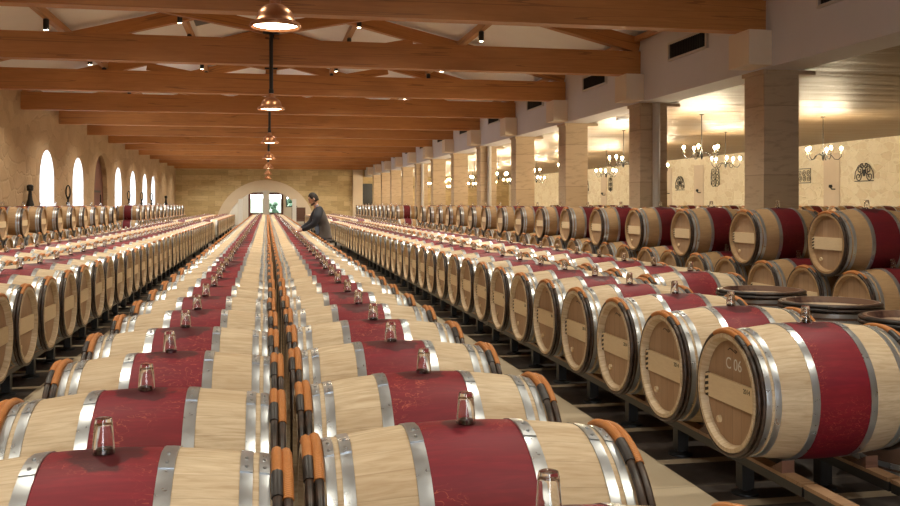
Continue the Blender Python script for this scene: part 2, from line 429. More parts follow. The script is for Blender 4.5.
# ------------------------------------------------------------------ barrel (axis X, base of the bilge at z = 0)
def rad(x): return R_B - (R_B - R_E) * (abs(x) / L2) ** 1.9
CZ = R_B
def make_barrel_meshes(old):
    sm = M['stave_stack'] if old else M['stave']; hm = M['head_stack'] if old else M['head']
    B = {}
    n = 44
    xs = [-L2 + 2 * L2 * i / 22 for i in range(23)]
    prof = [(-.425, .268), (-L2, .284)] + [(x, rad(x)) for x in xs] + [(L2, .284), (.425, .268)]
    B['staves'] = MB().lathe(prof, n, 'X', (0, 0, CZ)).mesh('staves', sm, 35)
    for s in (-1, 1):
        b = MB(); b.lathe([(s * .432, .272), (s * .424, .272), (s * .424, .001)], n, 'X', (0, 0, CZ)); B['head', s] = b.mesh('head', hm, 30)
        b = MB(); pts = []
        rr = .266; hh = .062
        a0 = math.asin(hh / rr); k = 5
        arc = [(rr * cos(a), rr * sin(a)) for a in [-a0 + 2 * a0 * i / k for i in range(k + 1)]]
        poly = arc + [(-p, -q) for p, q in arc]
        N = len(poly)
        vs = [(s * .425, p, CZ + q) for p, q in poly] + [(s * .443, p * .995, CZ + q) for p, q in poly]
        fs = [tuple(range(N)), tuple(range(2 * N - 1, N - 1, -1))] + [(i, (i + 1) % N, N + (i + 1) % N, N + i) for i in range(N)]
        b.add(vs, fs); B['bar', s] = b.mesh('head_bar', M['bar'])
        b = MB(); b.lathe([(s * .424, .020), (s * .438, .019), (s * .440, .012), (s * .434, .010), (s * .434, .001)], 12, 'X', (0, -s * .125, CZ - .165))
        B['plug', s] = b.mesh('tasting_plug', M['bar'], 40)
        hoops = []
        for x0, x1 in ((.140, .178), (.335, .366), (.382, .408)):
            b = MB(); t = .0032
            b.lathe([(s * x0, rad(x0) - .002), (s * x0, rad(x0) + t), (s * (x0 + x1) / 2, rad((x0 + x1) / 2) + t + .0006), (s * x1, rad(x1) + t), (s * x1, rad(x1) - .002)], n, 'X', (0, 0, CZ))
            # riveted lap on the top, just towards the hall's near end
            for j in range(4):
                a0, a1 = radians(2 + 4 * j), radians(6 + 4 * j)
                r0, r1 = rad(x0) + t, rad(x1) + t
                q = [(s * x0, r0, a0), (s * x1, r1, a0), (s * x1, r1, a1), (s * x0, r0, a1)]
                vs = [(x, -(r + e) * sin(a), CZ + (r + e) * cos(a)) for e in (0, .0028) for x, r, a in q]
                b.add(vs, [(3, 2, 1, 0), (4, 5, 6, 7), (0, 1, 5, 4), (1, 2, 6, 5), (2, 3, 7, 6), (3, 0, 4, 7)])
            for a in (6, 14):
                a = radians(a); r = rad((x0 + x1) / 2) + t + .003
                b.ball((s * (x0 + x1) / 2, -r * sin(a), CZ + r * cos(a)), .0055, 8, 4)
            hoops.append(b.mesh('hoop', M['steel'], 35))
        B['hoops', s] = hoops
        rods = []
        for x, a0, a1, j0, j1 in (((.426, -26, 35, 0, 0), (.451, -24, 19, 19, 34)) if s < 0 else ((.426, -24, 19, 19, 34), (.451, -26, 35, 0, 0))):
            RR = rad(x) + .0105
            ring = [(s * x, -RR * sin(2 * pi * i / n), CZ + RR * cos(2 * pi * i / n)) for i in range(n)]
            rod = MB().tube(ring, .0125, 8, True).mesh('wooden_hoop', M['rod'], 60)
            arc = lambda p, q, k: [(s * x, -RR * sin(radians(p + (q - p) * i / k)), CZ + RR * cos(radians(p + (q - p) * i / k))) for i in range(k + 1)]
            cane = MB().tube(arc(a0, a1, 10), .0150, 8).mesh('cane_binding', M['cane'], 60)
            joint = MB().tube(arc(j0, j1, 4), .0158, 8).mesh('joint_sleeve', M['joint'], 60) if j1 else None
            rods.append((rod, cane, joint))
        B['rods', s] = rods
    B['bung'] = MB().lathe([(R_B - .004, .024), (R_B + .010, .022), (R_B + .012, .018), (R_B + .012, .001)], 14, 'Z', (0, 0, CZ)).mesh('bung', M['bung'], 40)
    # one-mesh version for barrels too small in the picture to show parts
    b = MB(); k = 26
    xs = [-L2, -.41, -.30, -.178, -.14, 0, .14, .178, .30, .41, L2]
    prof = [(-.425, .27), (-L2, .284)] + [(x, rad(x)) for x in xs] + [(L2, .284), (.425, .27)]
    b.lathe(prof, k, 'X', (0, 0, CZ), [0] * (len(prof) - 1))
    for s in (-1, 1):
        b.lathe([(s * .426, .27), (s * .426, .001)], k, 'X', (0, 0, CZ), [3])
        b.box(min(s * .426, s * .442), max(s * .426, s * .442), -.255, .255, CZ - .06, CZ + .06, 4)
        for x0, x1 in ((.140, .178), (.335, .366), (.382, .408)):
            b.lathe([(s * x0, rad(x0)), (s * x0, rad(x0) + .004), (s * x1, rad(x1) + .004), (s * x1, rad(x1))], k, 'X', (0, 0, CZ), [1] * 3)
        b.lathe([(s * .415, rad(.415)), (s * .418, rad(.42) + .02), (s * .46, rad(.46) + .02), (s * .463, rad(.463))], k, 'X', (0, 0, CZ), [2] * 3)
        arc = [(s * .439, -(R_E + .018) * sin(radians(t)), CZ + (R_E + .018) * cos(radians(t))) for t in (-26, -12, 4, 20)]
        b.tube(arc, .026, 6, mi=5)
    B['single'] = b.mesh('oak_barrel', [sm, M['steel'], M['rod'], hm, M['bar'], M['cane']], 40)
    # lightest version, appended to the crowd in the distance
    b = MB(); k = 14
    xs = [-L2, -.30, -.14, .14, .30, L2]
    prof = [(-.43, .27), (-L2, .284)] + [(x, rad(x)) for x in xs] + [(L2, .284), (.43, .27)]
    b.lathe(prof, k, 'X', (0, 0, CZ), [0, 0, 0, 0, 5, 0, 0, 0, 0])
    for s in (-1, 1):
        b.lathe([(s * .426, .27), (s * .426, .001)], k, 'X', (0, 0, CZ), [3])
        b.box(min(s * .426, s * .442), max(s * .426, s * .442), -.255, .255, CZ - .06, CZ + .06, 4)
        for x0, x1 in ((.140, .178), (.335, .408)):
            b.lathe([(s * x0, rad(x0)), (s * x0, rad(x0) + .005), (s * x1, rad(x1) + .005), (s * x1, rad(x1))], k, 'X', (0, 0, CZ), [1] * 3)
        b.lathe([(s * .415, rad(.415)), (s * .418, rad(.42) + .02), (s * .46, rad(.46) + .02), (s * .463, rad(.463))], k, 'X', (0, 0, CZ), [2] * 3)
        arc = [(s * .439, -(R_E + .018) * sin(radians(t)), CZ + (R_E + .018) * cos(radians(t))) for t in (-24, 0, 20)]
        b.tube(arc, .026, 5, mi=6)
    B['low'] = b
    return B
PALE, BROWN = make_barrel_meshes(False), make_barrel_meshes(True)
def build_proto(B):
    root = put('oak_barrel', None)
    root.empty_display_size = .1; root['category'] = 'barrel'
    put('staves', B['staves'], root); put('bung', B['bung'], root)
    for s in (-1, 1):
        h = put('head', B['head', s], root); put('head_bar', B['bar', s], h); put('tasting_plug', B['plug', s], h)
        for me in B['hoops', s]: put('hoop', me, root)
        for rod, cane, joint in B['rods', s]:
            r = put('wooden_hoop', rod, root); put('cane_binding', cane, r)
            if joint: put('joint_sleeve', joint, r)
    return root
# glass tumbler turned over the bung
def tumbler(n=16):
    b = MB()
    b.lathe([(0, .0275), (.010, .0275), (.075, .0225), (.086, .0200), (.088, .0150), (.088, .0005), (.0725, .0005), (.0715, .0170), (.068, .0195), (.010, .0245), (0, .0250)], n, 'Z', closed=True)
    return b.mesh('glass_tumbler', M['glass'], 50)
TUMBLER = tumbler()
def tumbler_low():
    b = MB(); b.lathe([(0, .027), (.084, .020), (.084, .0005)], 6, 'Z'); return b
TLOW = tumbler_low()

BASE = .245                                  # height of a racked barrel's lowest line
SP = .805
CAM = Vector((0, 0, 1.58)); TH = math.atan(.1975)
def depth(x, y): return x * sin(TH) + y * cos(TH)
def scr_u(x, y): return 450 + 929 * (x * cos(TH) - y * sin(TH)) / max(.1, depth(x, y))
rows = []      # (x, y, z, old for the browner oak, label, group, glass?, upright)
def row(x, ys, z, old, text, group, glass=True, start=1):
    for i, y in enumerate(ys):
        rows.append(dict(x=x, y=y, z=z, old=old, text=text, n=i + start, group=group, glass=glass))
def span(y0, y1, sp):
    out = []; y = y0
    while y <= y1: out.append(y); y += sp
    return out
row(-.400, span(2.466, 58.5, SP), BASE, False, 'from the front in the row left of the central gap', 'barrels left of the central gap')
row(.565, span(1.795, 58.5, SP), BASE, False, 'from the front in the row right of the central gap', 'barrels right of the central gap')
CUT0, CUT1 = 35.2, 38.6                      # cross aisle
row(2.800, span(4.460, CUT0, SP) + span(CUT1, 58.5, SP), BASE, False, 'from the front in the first row right of the right-hand aisle', 'barrels lining the right-hand aisle')
row(3.870, span(8.06, CUT0, SP) + span(CUT1 + .2, 58.5, SP), BASE, False, 'from the front in the second row right of the right-hand aisle', 'barrels in the second row right of the aisle')
row(-2.350, span(6.45, CUT0, SP) + span(CUT1, 58.5, SP), BASE, False, 'from the front in the first row left of the left-hand aisle', 'barrels lining the left-hand aisle')
row(-3.330, span(9.0, CUT0, SP) + span(CUT1, 58.5, SP), BASE, False, 'from the front in the second row left of the left-hand aisle', 'barrels in the second row left of the aisle')
SS = .84
DZ = sqrt(.715 ** 2 - (SS / 2) ** 2)
XE, XH, XI = 6.02, -5.47, 16.35
eb = span(8.08, 34.5, SS); et = [y + SS / 2 for y in eb[0:-1:2]]
eb2 = span(40.0, 60, SS); et2 = [y + SS / 2 for y in eb2[0:-1:2]]
row(XE, eb + eb2, BASE, True, 'from the front in the lower tier of the stack before the columns', 'stacked barrels before the columns, lower tier')
row(XE, et + et2, BASE + DZ, True, 'from the front in the upper tier of the stack before the columns', 'stacked barrels before the columns, upper tier')
hb = span(17.3, 34.6, SS); ht = [y + SS / 2 for y in hb[0:-1:2]]
hb2 = span(39.0, 61, SS); ht2 = [y + SS / 2 for y in hb2[0:-1:2]]
row(XH, hb + hb2, BASE, True, 'from the front in the lower tier stacked under the arched windows', 'stacked barrels under the windows, lower tier')
row(XH, ht + ht2, BASE + DZ, True, 'from the front in the upper tier stacked under the arched windows', 'stacked barrels under the windows, upper tier')
ib = span(20.2, 52, SS); it = [y + SS / 2 for y in ib[0:-1:2]]
row(XI, ib, BASE, True, '', '', False)
row(XI, it, BASE + DZ, True, 'from the front stacked along the far right rubble wall', 'stacked barrels along the rubble wall', False)

def size_key(r):
    d = depth(r['x'], r['y'])
    return d * (1.35 if r['text'].find('lower tier') >= 0 else 1.0) * (3 if not r['text'] else 1) * (.75 if r['text'].find('upper tier') >= 0 else 1)
order = sorted(rows, key=size_key)
N_IND = 296
for i, r in enumerate(order): r['ind'] = i < N_IND and bool(r['text'])
protos = {False: build_proto(PALE), True: build_proto(BROWN)}
used = {False: False, True: False}
crowd = {}
glass_crowd = MB()
n_glass = 0
def merged(b, name, src, loc):
    o = len(b.v); b.v += [(p[0] + loc[0], p[1] + loc[1], p[2] + loc[2]) for p in src.v]
    b.f += [tuple(i + o for i in f) for f in src.f]; b.m += src.m
far = {False: MB(), True: MB()}
for r in order:
    x, y, z = r['x'], r['y'], r['z']; d = depth(x, y)
    jx = random.uniform(-.006, .006)
    if r['ind']:
        lab = ('%s oak barrel ' % ordinal(r['n'])) + r['text']
        if d < 15.5:
            o = protos[r['old']]
            if used[r['old']]: o = copy_tree(o)
            used[r['old']] = True
        else:
            o = put('oak_barrel', (BROWN if r['old'] else PALE)['single'])
        o.location = (x + jx, y, z); tag(o, lab, 'barrel', r['group'])
        r['obj'] = o
    else:
        merged(far[r['old']], 'oak', (BROWN if r['old'] else PALE)['low'], (x + jx, y, z))
    if r['glass']:
        gx, gy, gz = x + jx + random.uniform(-.008, .008), y + random.uniform(-.008, .008), z + 2 * R_B + .0005
        if r['ind'] and n_glass < 296:
            n_glass += 1
            t = put('glass_tumbler', TUMBLER, None, (gx, gy, gz)); t.rotation_euler.z = random.uniform(0, 6)
            gl = r['text'].replace('from the front in the ', '').replace('of the stack before', 'before').replace('right of the right', 'right of right').replace('left of the left', 'left of left').replace('stacked under', 'under')
            tag(t, 'upturned glass tumbler on %s barrel from front, %s' % (ordinal(r['n']), gl), 'glass', 'tumblers upturned on ' + r['group'])
        else:
            merged(glass_crowd, 'glass', TLOW, (gx, gy, gz))
o = far[False].obj('oak_barrels', [M['far_oak'], M['steel'], M['rod'], M['far_head'], M['bar'], M['far_red'], M['cane']], smooth=40)
tag(o, 'distant pale oak barrels at the far ends of the rows', 'barrels', kind='stuff')
o = far[True].obj('oak_barrels', [M['far_oak_stack'], M['steel'], M['rod'], M['far_head'], M['bar'], M['far_red'], M['cane']], smooth=40)
tag(o, 'distant brown oak barrels at the far ends of the side stacks', 'barrels', kind='stuff')
o = glass_crowd.obj('glass_tumblers', M['glass'], smooth=50)
tag(o, 'distant upturned glass tumblers on the far barrels', 'glasses', kind='stuff')

# year stamps, chalk and brand strokes on the heads beside the right-hand aisle
def text_mesh(name, txt, size, mat):
    cu = bpy.data.curves.new(name, 'FONT'); cu.body = txt; cu.size = size; cu.align_x = 'CENTER'; cu.align_y = 'CENTER'; cu.extrude = .0004
    ob = bpy.data.objects.new(name, cu); COL.objects.link(ob)
    bpy.context.view_layer.update()
    me = bpy.data.meshes.new_from_object(ob.evaluated_get(bpy.context.evaluated_depsgraph_get()))
    bpy.data.objects.remove(ob); bpy.data.curves.remove(cu)
    me.name = name; me.materials.clear(); me.materials.append(mat)
    rot = Matrix(((0, 0, -1, 0), (-1, 0, 0, 0), (0, 1, 0, 0), (0, 0, 0, 1)))   # text faces -X, reads towards -Y
    me.transform(rot); return me
STAMP = text_mesh('year_stamp', '2014', .034, M['ink'])
CHALK = text_mesh('chalk_mark', 'C 06', .085, M['chalk'])
BRAND = MB().tube([(0, .05, .0), (0, .03, .012), (0, .0, .004), (0, -.03, -.006), (0, -.045, .002), (0, -.02, .01)], .0022, 5).mesh('cooper_brand', M['ink'], 60)
for r in rows:
    if r.get('ind') and r['x'] == 2.8 and r['n'] <= 8:
        ob = r['obj']
        put('year_stamp', STAMP, ob, (-.4436, -.185, CZ + .036))
        put('cooper_brand', BRAND, ob, (-.4250, -.01, CZ + .215))
        if r['n'] == 1:
            tag(put('chalk_mark', CHALK, ob, (-.4250, -.02, CZ + .145)), 'white chalk marking')
    if r.get('ind') and r['x'] == 2.8 and r['n'] == 1: r['obj']['label'] = 'foremost oak barrel beside the right-hand aisle with chalk writing on its head'

def stained(name, a, c_):
    m, nt, b = new_mat(name); g = G(nt)
    n = g.noise(g.coord(), 5, 4, .65)
    link(g, b, 'Base Color', g.ramp(n, [(.34, a), (.47, c_)])); b.inputs['Roughness'].default_value = .4
    return m
M['st_head'] = stained('wine_stained_head', (.14, .06, .045), (.52, .40, .28))
M['st_stave'] = stained('wine_stained_staves', (.05, .022, .02), (.16, .09, .06))
# upright barrels behind the first row on the right
def upright(y, label):
    c = None
    o = copy_tree(protos[True]); o.rotation_euler = (0, -pi / 2, radians(20))
    o.location = (3.72 + R_B * cos(radians(20)), y + R_B * sin(radians(20)), L2)
    for ch in list(o.children):
        if ch.name.startswith('bung'): bpy.data.objects.remove(ch); continue
        m_ = {'staves': 'st_stave', 'head': 'st_head'}.get(ch.name.split('.')[0])
        for q in [ch] + list(ch.children):
            nm = q.name.split('.')[0]
            if nm == 'head_bar': bpy.data.objects.remove(q); continue
            if nm == 'cane_binding' : m2 = 'joint'
            else: m2 = m_ if q is ch else None
            if m2: q.material_slots[0].link = 'OBJECT'; q.material_slots[0].material = M[m2]
    tag(o, label, 'barrel', 'barrels stood on end')
upright(6.53, 'oak barrel stood on end, farthest of the three upright ones on the right')
upright(5.64, 'oak barrel stood on end, middle one of the three upright ones')
upright(4.76, 'oak barrel stood on end, nearest of three, cut by the right frame edge')

# ------------------------------------------------------------------ racks
LEG = MB().box(-.035, .035, -.035, .035, .03, .165).mesh('leg', M['black'])
FOOT = MB().lathe([(0, .075), (.012, .075), (.02, .03), (.034, .024)], 14, 'Z', cap=True).mesh('foot', M['black'], 40)
ch = MB(); ch.add([(-.035, 0, 0), (.035, 0, 0), (-.035, .12, 0), (.035, .12, 0), (-.035, .12, .062), (.035, .12, .062), (-.035, .02, .005), (.035, .02, .005)],
                  [(0, 1, 3, 2), (2, 3, 5, 4), (4, 5, 7, 6), (0, 6, 7, 1), (0, 2, 4, 6), (1, 7, 5, 3)])
CHOCK = ch.mesh('chock', M['chock'])
def rack(xc, y0, n, sp, label, legs=True, chocks=False, group='barrel racks'):
    ln = n * sp
    root = thing('barrel_rack', label, 'rack', (xc, y0 - sp / 2, 0), group)
    for s in (-1, 1):
        rl = MB().box(s * .235 - .032, s * .235 + .032, .01, ln - .01, .165, .213).obj('rail', M['black'], root)
        MB().box(s * .235 - .036, s * .235 + .036, .01, ln - .01, .213, .232).obj('rail_cap', M['rail'], rl)
        if legs:
            k = n
            for i in range(k):
                y = .61 + sp * i
                lg = put('leg', LEG, root, (s * .235, y, 0)); put('foot', FOOT, lg)
        else:
            for y in (.2, ln * .5, ln - .2): put('leg', LEG, root, (s * .235, y, -.03))
        if chocks:
            for i in range(n):
                for q in (-1, 1):
                    c = put('chock', CHOCK, root, (s * .235, sp / 2 + sp * i + q * .10, .232))
                    if q < 0: c.rotation_euler.z = pi
    return root
def rack_run(xc, y0, y1, sp, text, near_legs, chocks=0):
    n = int(round((y1 - y0) / sp)) + 1; i = 0; k = 0
    while i < n:
        m = min(8, n - i); k += 1
        rack(xc, y0 + i * sp, m, sp, '%s black steel rack from front under the %s' % (ordinal(k), text), near_legs and k <= 3, k <= chocks, 'racks under the ' + text)
        i += 8
def last(ys): return ys[-1]
rack_run(-.400, 2.466, last(span(2.466, 58.5, SP)), SP, 'row left of the gap', False)
rack_run(.565, 1.795, last(span(1.795, 58.5, SP)), SP, 'row right of the gap', False)
rack(2.8, 4.46 - 2 * SP, 2, SP, 'empty near end of the black steel rack beside the right-hand aisle', True, False, 'racks under the first row right of the aisle')
rack_run(2.8, 4.46, last(span(4.46, CUT0, SP)), SP, 'first row right of the aisle', True, 1)
rack_run(3.87, 8.06, last(span(8.06, CUT0, SP)), SP, 'second row right of the aisle', False)
rack_run(-2.35, 6.45, last(span(6.45, CUT0, SP)), SP, 'first row left of the aisle', True)
rack_run(-3.33, 9.0, last(span(9.0, CUT0, SP)), SP, 'second row left of the aisle', False)
for xx, tx in ((2.8, 'far first row right of the cross aisle'), (3.87, 'far second row right of the cross aisle'), (-2.35, 'far first row left of the cross aisle'), (-3.33, 'far second row left of the cross aisle')):
    y0 = CUT1 + (.2 if xx == 3.87 else 0); rack_run(xx, y0, last(span(y0, 58.5, SP)), SP, tx, False)
rack_run(XE, eb[0], eb[-1], SS, 'stack before the columns', False)
rack_run(XE, eb2[0], eb2[-1], SS, 'far stack before the columns', False)
rack_run(XH, hb[0], hb[-1], SS, 'stack by the windows', False)
rack_run(XH, hb2[0], hb2[-1], SS, 'far stack by the windows', False)
rack_run(XI, ib[0], ib[-1], SS, 'stack along the rubble wall', False)

# ------------------------------------------------------------------ shell
YB, YF = -8.2, 67.0
XL, XR, XS = -6.2, 6.95, 17.7
ZC = 3.51
P, Y1 = 4.5, 12.06
EAVE = 4.75; RIDGE = 6.39; RX = .1
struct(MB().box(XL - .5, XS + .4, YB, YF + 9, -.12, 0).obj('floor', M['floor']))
# left wall with arched openings
ops = [(y, 1.75, 3.13) for y in (28.5, 33.0)] + [(37.4, 2.9, 3.45)] + [(y, 1.75, 3.13) for y in (41.6, 46.0, 50.4, 54.0)]
def arch_wall(name, mat, axis_x, thick, y0, y1, ztop, ops, zsill):
    """wall in the plane x = axis_x going outwards by thick (sign), with round-headed openings"""
    b = MB()
    ops = sorted(ops); edge = y0
    def quadface(pts):    # pts on the inner plane
        n = len(pts)
        for xx in (axis_x, axis_x + thick):
            b.add([(xx, p[0], p[1]) for p in pts], [tuple(range(n))])
    for (yc, w, zt) in ops:
        a, c = yc - w / 2, yc + w / 2; r = w / 2; zs = zt - r
        quadface([(edge, 0), (a, 0), (a, zs), (a, ztop), (edge, ztop)])
        quadface([(a, 0), (c, 0), (c, zsill(yc)), (a, zsill(yc))])
        k = 14
        arc = [(yc - r * cos(pi * i / k), zs + r * sin(pi * i / k)) for i in range(k + 1)]
        for i in range(k):
            quadface([arc[i], arc[i + 1], (arc[i + 1][0], ztop), (arc[i][0], ztop)])
        # reveal
        loop = [(a, zsill(yc))] + arc + [(c, zsill(yc))]
        for i in range(len(loop)):
            p, q = loop[i], loop[(i + 1) % len(loop)]
            b.add([(axis_x, p[0], p[1]), (axis_x, q[0], q[1]), (axis_x + thick, q[0], q[1]), (axis_x + thick, p[0], p[1])], [(0, 1, 2, 3)], 1 if zsill(yc) > 0 else 0)
        edge = c
    quadface([(edge, 0), (y1, 0), (y1, ztop), (edge, ztop)])
    for xx in (0,):
        b.add([(axis_x, y0, ztop), (axis_x, y1, ztop), (axis_x + thick, y1, ztop), (axis_x + thick, y0, ztop)], [(0, 1, 2, 3)])
    return struct(b.obj(name, [mat, M['reveal']]))
arch_wall('wall_left', M['wall_l'], XL, -.55, YB, YF, 4.75, ops, lambda yc: 0.0 if abs(yc - 37.4) < .1 else 1.05)
wn = 0
for (yc, w, zt) in ops:
    r = w / 2; zs = zt - r; k = 14
    if abs(yc - 37.4) < .1:
        # deep doorway with a half-open dark door
        d = struct(put('door_1', None, None, (XL - .17, yc, 0)))
        loop = [(-r, 0)] + [(-r * cos(pi * i / k), zs + r * sin(pi * i / k)) for i in range(k + 1)] + [(r, 0)]
        n = len(loop)
        b = MB(); b.add([(0, p[0], p[1]) for p in loop] + [(-.06, p[0], p[1]) for p in loop], [tuple(range(n)), tuple(range(2 * n - 1, n - 1, -1))] + [(i, (i + 1) % n, n + (i + 1) % n, n + i) for i in range(n)])
        b.obj('door_leaf', M['brown'], d)
        MB().box(0, .03, r * .55, r * .62, 1.25, 1.95).obj('door_bolt', M['iron'], d)
        MB().box(.0, .04, -.9, .7, 2.02, 2.1).obj('hinge_strap', M['iron'], d)
        continue
    wn += 1
    wr = struct(put('window_%d' % wn, None, None, (XL - .50, yc, 0)))
    loop = [(-r, 1.05)] + [(-r * cos(pi * i / k), zs + r * sin(pi * i / k)) for i in range(k + 1)] + [(r, 1.05)]
    b = MB(); b.tube([(0, p[0] * .97, p[1] if p[1] > 1.06 else 1.09) for p in loop], .045, 4, True); b.obj('window_frame', M['white'], wr)
    if abs(yc - 54.0) < .1:
        b = MB()
        for zz in (1.6, 2.1, 2.6): b.box(-.02, .02, -r, r, zz - .025, zz + .025)
        b.box(-.02, .02, -.025, .025, 1.05, zt); b.obj('window_bars', M['iron'], wr)
# far wall with the low arch
AX, ARI, ARO, AZ = -.05, 2.72, 3.45, -.18
def far_wall():
    b = MB(); k = 28; H = 6.6
    aw = sqrt(ARO ** 2 - AZ ** 2)
    th0 = math.asin(-AZ / ARO)
    arc = [(AX - ARO * cos(th0 + (pi - 2 * th0) * i / k), AZ + ARO * sin(th0 + (pi - 2 * th0) * i / k)) for i in range(k + 1)]
    for yy in (YF, YF + .6):
        b.add([(XL - .5, yy, 0), (arc[0][0], yy, 0), (arc[0][0], yy, H), (XL - .5, yy, H)], [(0, 1, 2, 3)])
        b.add([(arc[-1][0], yy, 0), (XS + .4, yy, 0), (XS + .4, yy, H), (arc[-1][0], yy, H)], [(0, 1, 2, 3)])
        for i in range(k):
            b.add([(arc[i][0], yy, arc[i][1]), (arc[i + 1][0], yy, arc[i + 1][1]), (arc[i + 1][0], yy, H), (arc[i][0], yy, H)], [(0, 1, 2, 3)])
    struct(b.obj('wall_far', M['wall_f']))
    b = MB()
    t0 = math.asin(-AZ / ARI)
    o_ = [(AX - ARO * cos(th0 + (pi - 2 * th0) * i / k), AZ + ARO * sin(th0 + (pi - 2 * th0) * i / k)) for i in range(k + 1)]
    i_ = [(AX - ARI * cos(t0 + (pi - 2 * t0) * i / k), AZ + ARI * sin(t0 + (pi - 2 * t0) * i / k)) for i in range(k + 1)]
    for i in range(k):
        p, q, u, v = o_[i], o_[i + 1], i_[i + 1], i_[i]
        vs = [(a[0], yy, max(0, a[1])) for yy in (YF - .05, YF + .62) for a in (p, q, u, v)]
        b.add(vs, [(0, 1, 2, 3), (7, 6, 5, 4), (0, 4, 5, 1), (3, 2, 6, 7)])
    struct(b.obj('trim_1', M['dress']))
far_wall()
struct(MB().box(6.08, 6.78, YF - .3, YF + .1, 0, 4.75).obj('trim_2', M['dress']))
d2 = struct(put('door_2', None, None, (7.15, YF, 0)))
MB().box(-.36, .36, -.05, .02, 0, 3.05).obj('door_leaf', M['black'], d2)
MB().box(.22, .26, -.09, -.05, 1.0, 1.14).obj('door_handle', M['steel'], d2)
# lobby behind the arch
YL = YF + 5.0
b = MB()
b.box(-5.2, -5.0, YF + .6, YL, 0, .9); b.box(5.0, 5.2, YF + .6, YL, 0, .9)  # unseen side walls cut low so daylight brightens the lobby
# back wall pieces round a glazed door and two side windows
for x0, x1, z0, z1 in ((-5, -2.75, 0, 1.2), (-5, -2.75, 2.6, 3.4), (-2.75, -1.35, 0, 3.4), (-1.35, 1.25, 2.45, 3.4), (1.25, 1.45, 0, 3.4), (1.45, 2.9, 0, 1.35), (1.45, 2.9, 2.5, 3.4), (2.9, 5, 0, 3.4), (-5, -4.4, 1.2, 2.6)):
    b.box(x0, x1, YL, YL + .25, z0, z1)
struct(b.obj('wall_lobby', M['lobby']))
struct(MB().box(-5.2, 5.2, YF + .55, YL + .25, 3.4, 3.5).obj('ceiling_lobby', M['lobby']))
dd = struct(put('door_3', None, None, (-.05, YL, 0)))
b = MB()
for x0, x1 in ((-1.3, -1.14), (-.16, -.02), (.08, .22), (1.14, 1.3)): b.box(x0, x1, -.04, .1, 0, 2.45)
b.box(-1.3, 1.3, -.04, .1, 2.3, 2.45); b.box(-1.14, -.1, -.04, .1, 0, .9); b.box(.1, 1.14, -.04, .1, 0, .9)
b.obj('door_frame', M['brown'], dd)
MB().box(-1.14, 1.14, .02, .03, .9, 2.3).obj('door_pane', M['pane'], dd)
MB().box(-.22, .26, -.35, -.1, 0, 2.45).obj('door_post', M['lobby'], dd)
for i, (x0, x1, z0, z1) in enumerate(((-4.4, -2.75, 1.2, 2.6), (1.45, 2.9, 1.35, 2.5))):
    w_ = struct(put('window_%d' % (wn + 1 + i), None, None, (0, YL, 0)))
    b = MB()
    for a, c, e, f in ((x0, x0 + .07, z0, z1), (x1 - .07, x1, z0, z1), (x0, x1, z0, z0 + .07), (x0, x1, z1 - .07, z1), ((x0 + x1) / 2 - .03, (x0 + x1) / 2 + .03, z0, z1)): b.box(a, c, -.03, .08, e, f)
    b.obj('window_frame', M['black'], w_); MB().box(x0, x1, .02, .03, z0, z1).obj('window_pane', M['pane'], w_)
b = MB(); b.add([(-40, YL + .25, -.1), (40, YL + .25, -.1), (40, YL + 12, -.1), (-40, YL + 12, -.1), (40, YL + 60, 2.3), (-40, YL + 60, 2.3), (40, YL + 60, -.6), (-40, YL + 60, -.6), (40, YL + .25, -.6), (-40, YL + .25, -.6)],
      [(0, 1, 2, 3), (3, 2, 4, 5), (5, 4, 6, 7), (9, 8, 1, 0), (7, 6, 8, 9)])
struct(b.obj('lawn', M['grass']))
for i, (x, y, h) in enumerate(((-3.0, YL + 11, 3.6), (.55, YL + 12, 1.9), (2.6, YL + 11, 3.0), (-6.5, YL + 11, 5.0), (6.5, YL + 11, 4.4))):
    t = thing('garden_tree', 'leafy green tree outside the glazed end door, %s one from the left' % ordinal((3, 2, 4, 1, 5).index(i + 1) + 1 if False else [2, 3, 4, 1, 5][i]), 'tree', (x, y, -.1), 'trees outside the end door')
    MB().tube([(0, 0, 0), (.05, 0, h * .3), (0, .05, h * .6)], [.16, .12, .08], 8).obj('trunk', M['bark'], t, smooth=60)
    b = MB()
    for q in range(22):
        a = random.uniform(0, 6.28); rr = random.uniform(.1, .32) * h; zz = random.uniform(.16, .9) * h
        b.ball((rr * cos(a), rr * sin(a), zz), random.uniform(.06, .12) * h, 8, 5)
    b.obj('foliage', M['leaf'], t)
# fascia + side hall
struct(MB().box(XR, XR + .6, YB, YF, ZC, 4.75).obj('wall_right', M['fascia']))
struct(MB().box(XR + .6, XS + .4, YB, YF, ZC + .02, ZC + .15).obj('ceiling_side', M['ceil2']))
struct(MB().box(XS, XS + .4, YB, YF, 0, ZC + .02).obj('wall_side', M['wall_s']))
b = MB()
for (xa, za), (xb, zb) in (((XL - .6, EAVE - .02), (RX, RIDGE)), ((RX, RIDGE), (XR + .65, EAVE - .05))):
    vs = [(x, y, z) for y in (YB, YF + .6) for x, z in ((xa, za), (xb, zb), (xb, zb + .12), (xa, za + .12))]
    b.add(vs, [(0, 1, 2, 3), (7, 6, 5, 4), (0, 4, 5, 1), (2, 6, 7, 3), (0, 3, 7, 4), (1, 5, 6, 2)])
struct(b.obj('ceiling', M['roof']))
b = MB(); e = XL - .5
for x0, x1 in ((-1.4, 1.6),):  # unseen opening added behind the camera to bring in daylight
    b.box(e, x0, YB - .3, YB, 0, 6.6); b.box(x0, x1, YB - .3, YB, 3.7, 6.6); e = x1
b.box(e, XS + .4, YB - .3, YB, 0, 6.6)
struct(b.obj('wall_back', M['wall_f']))

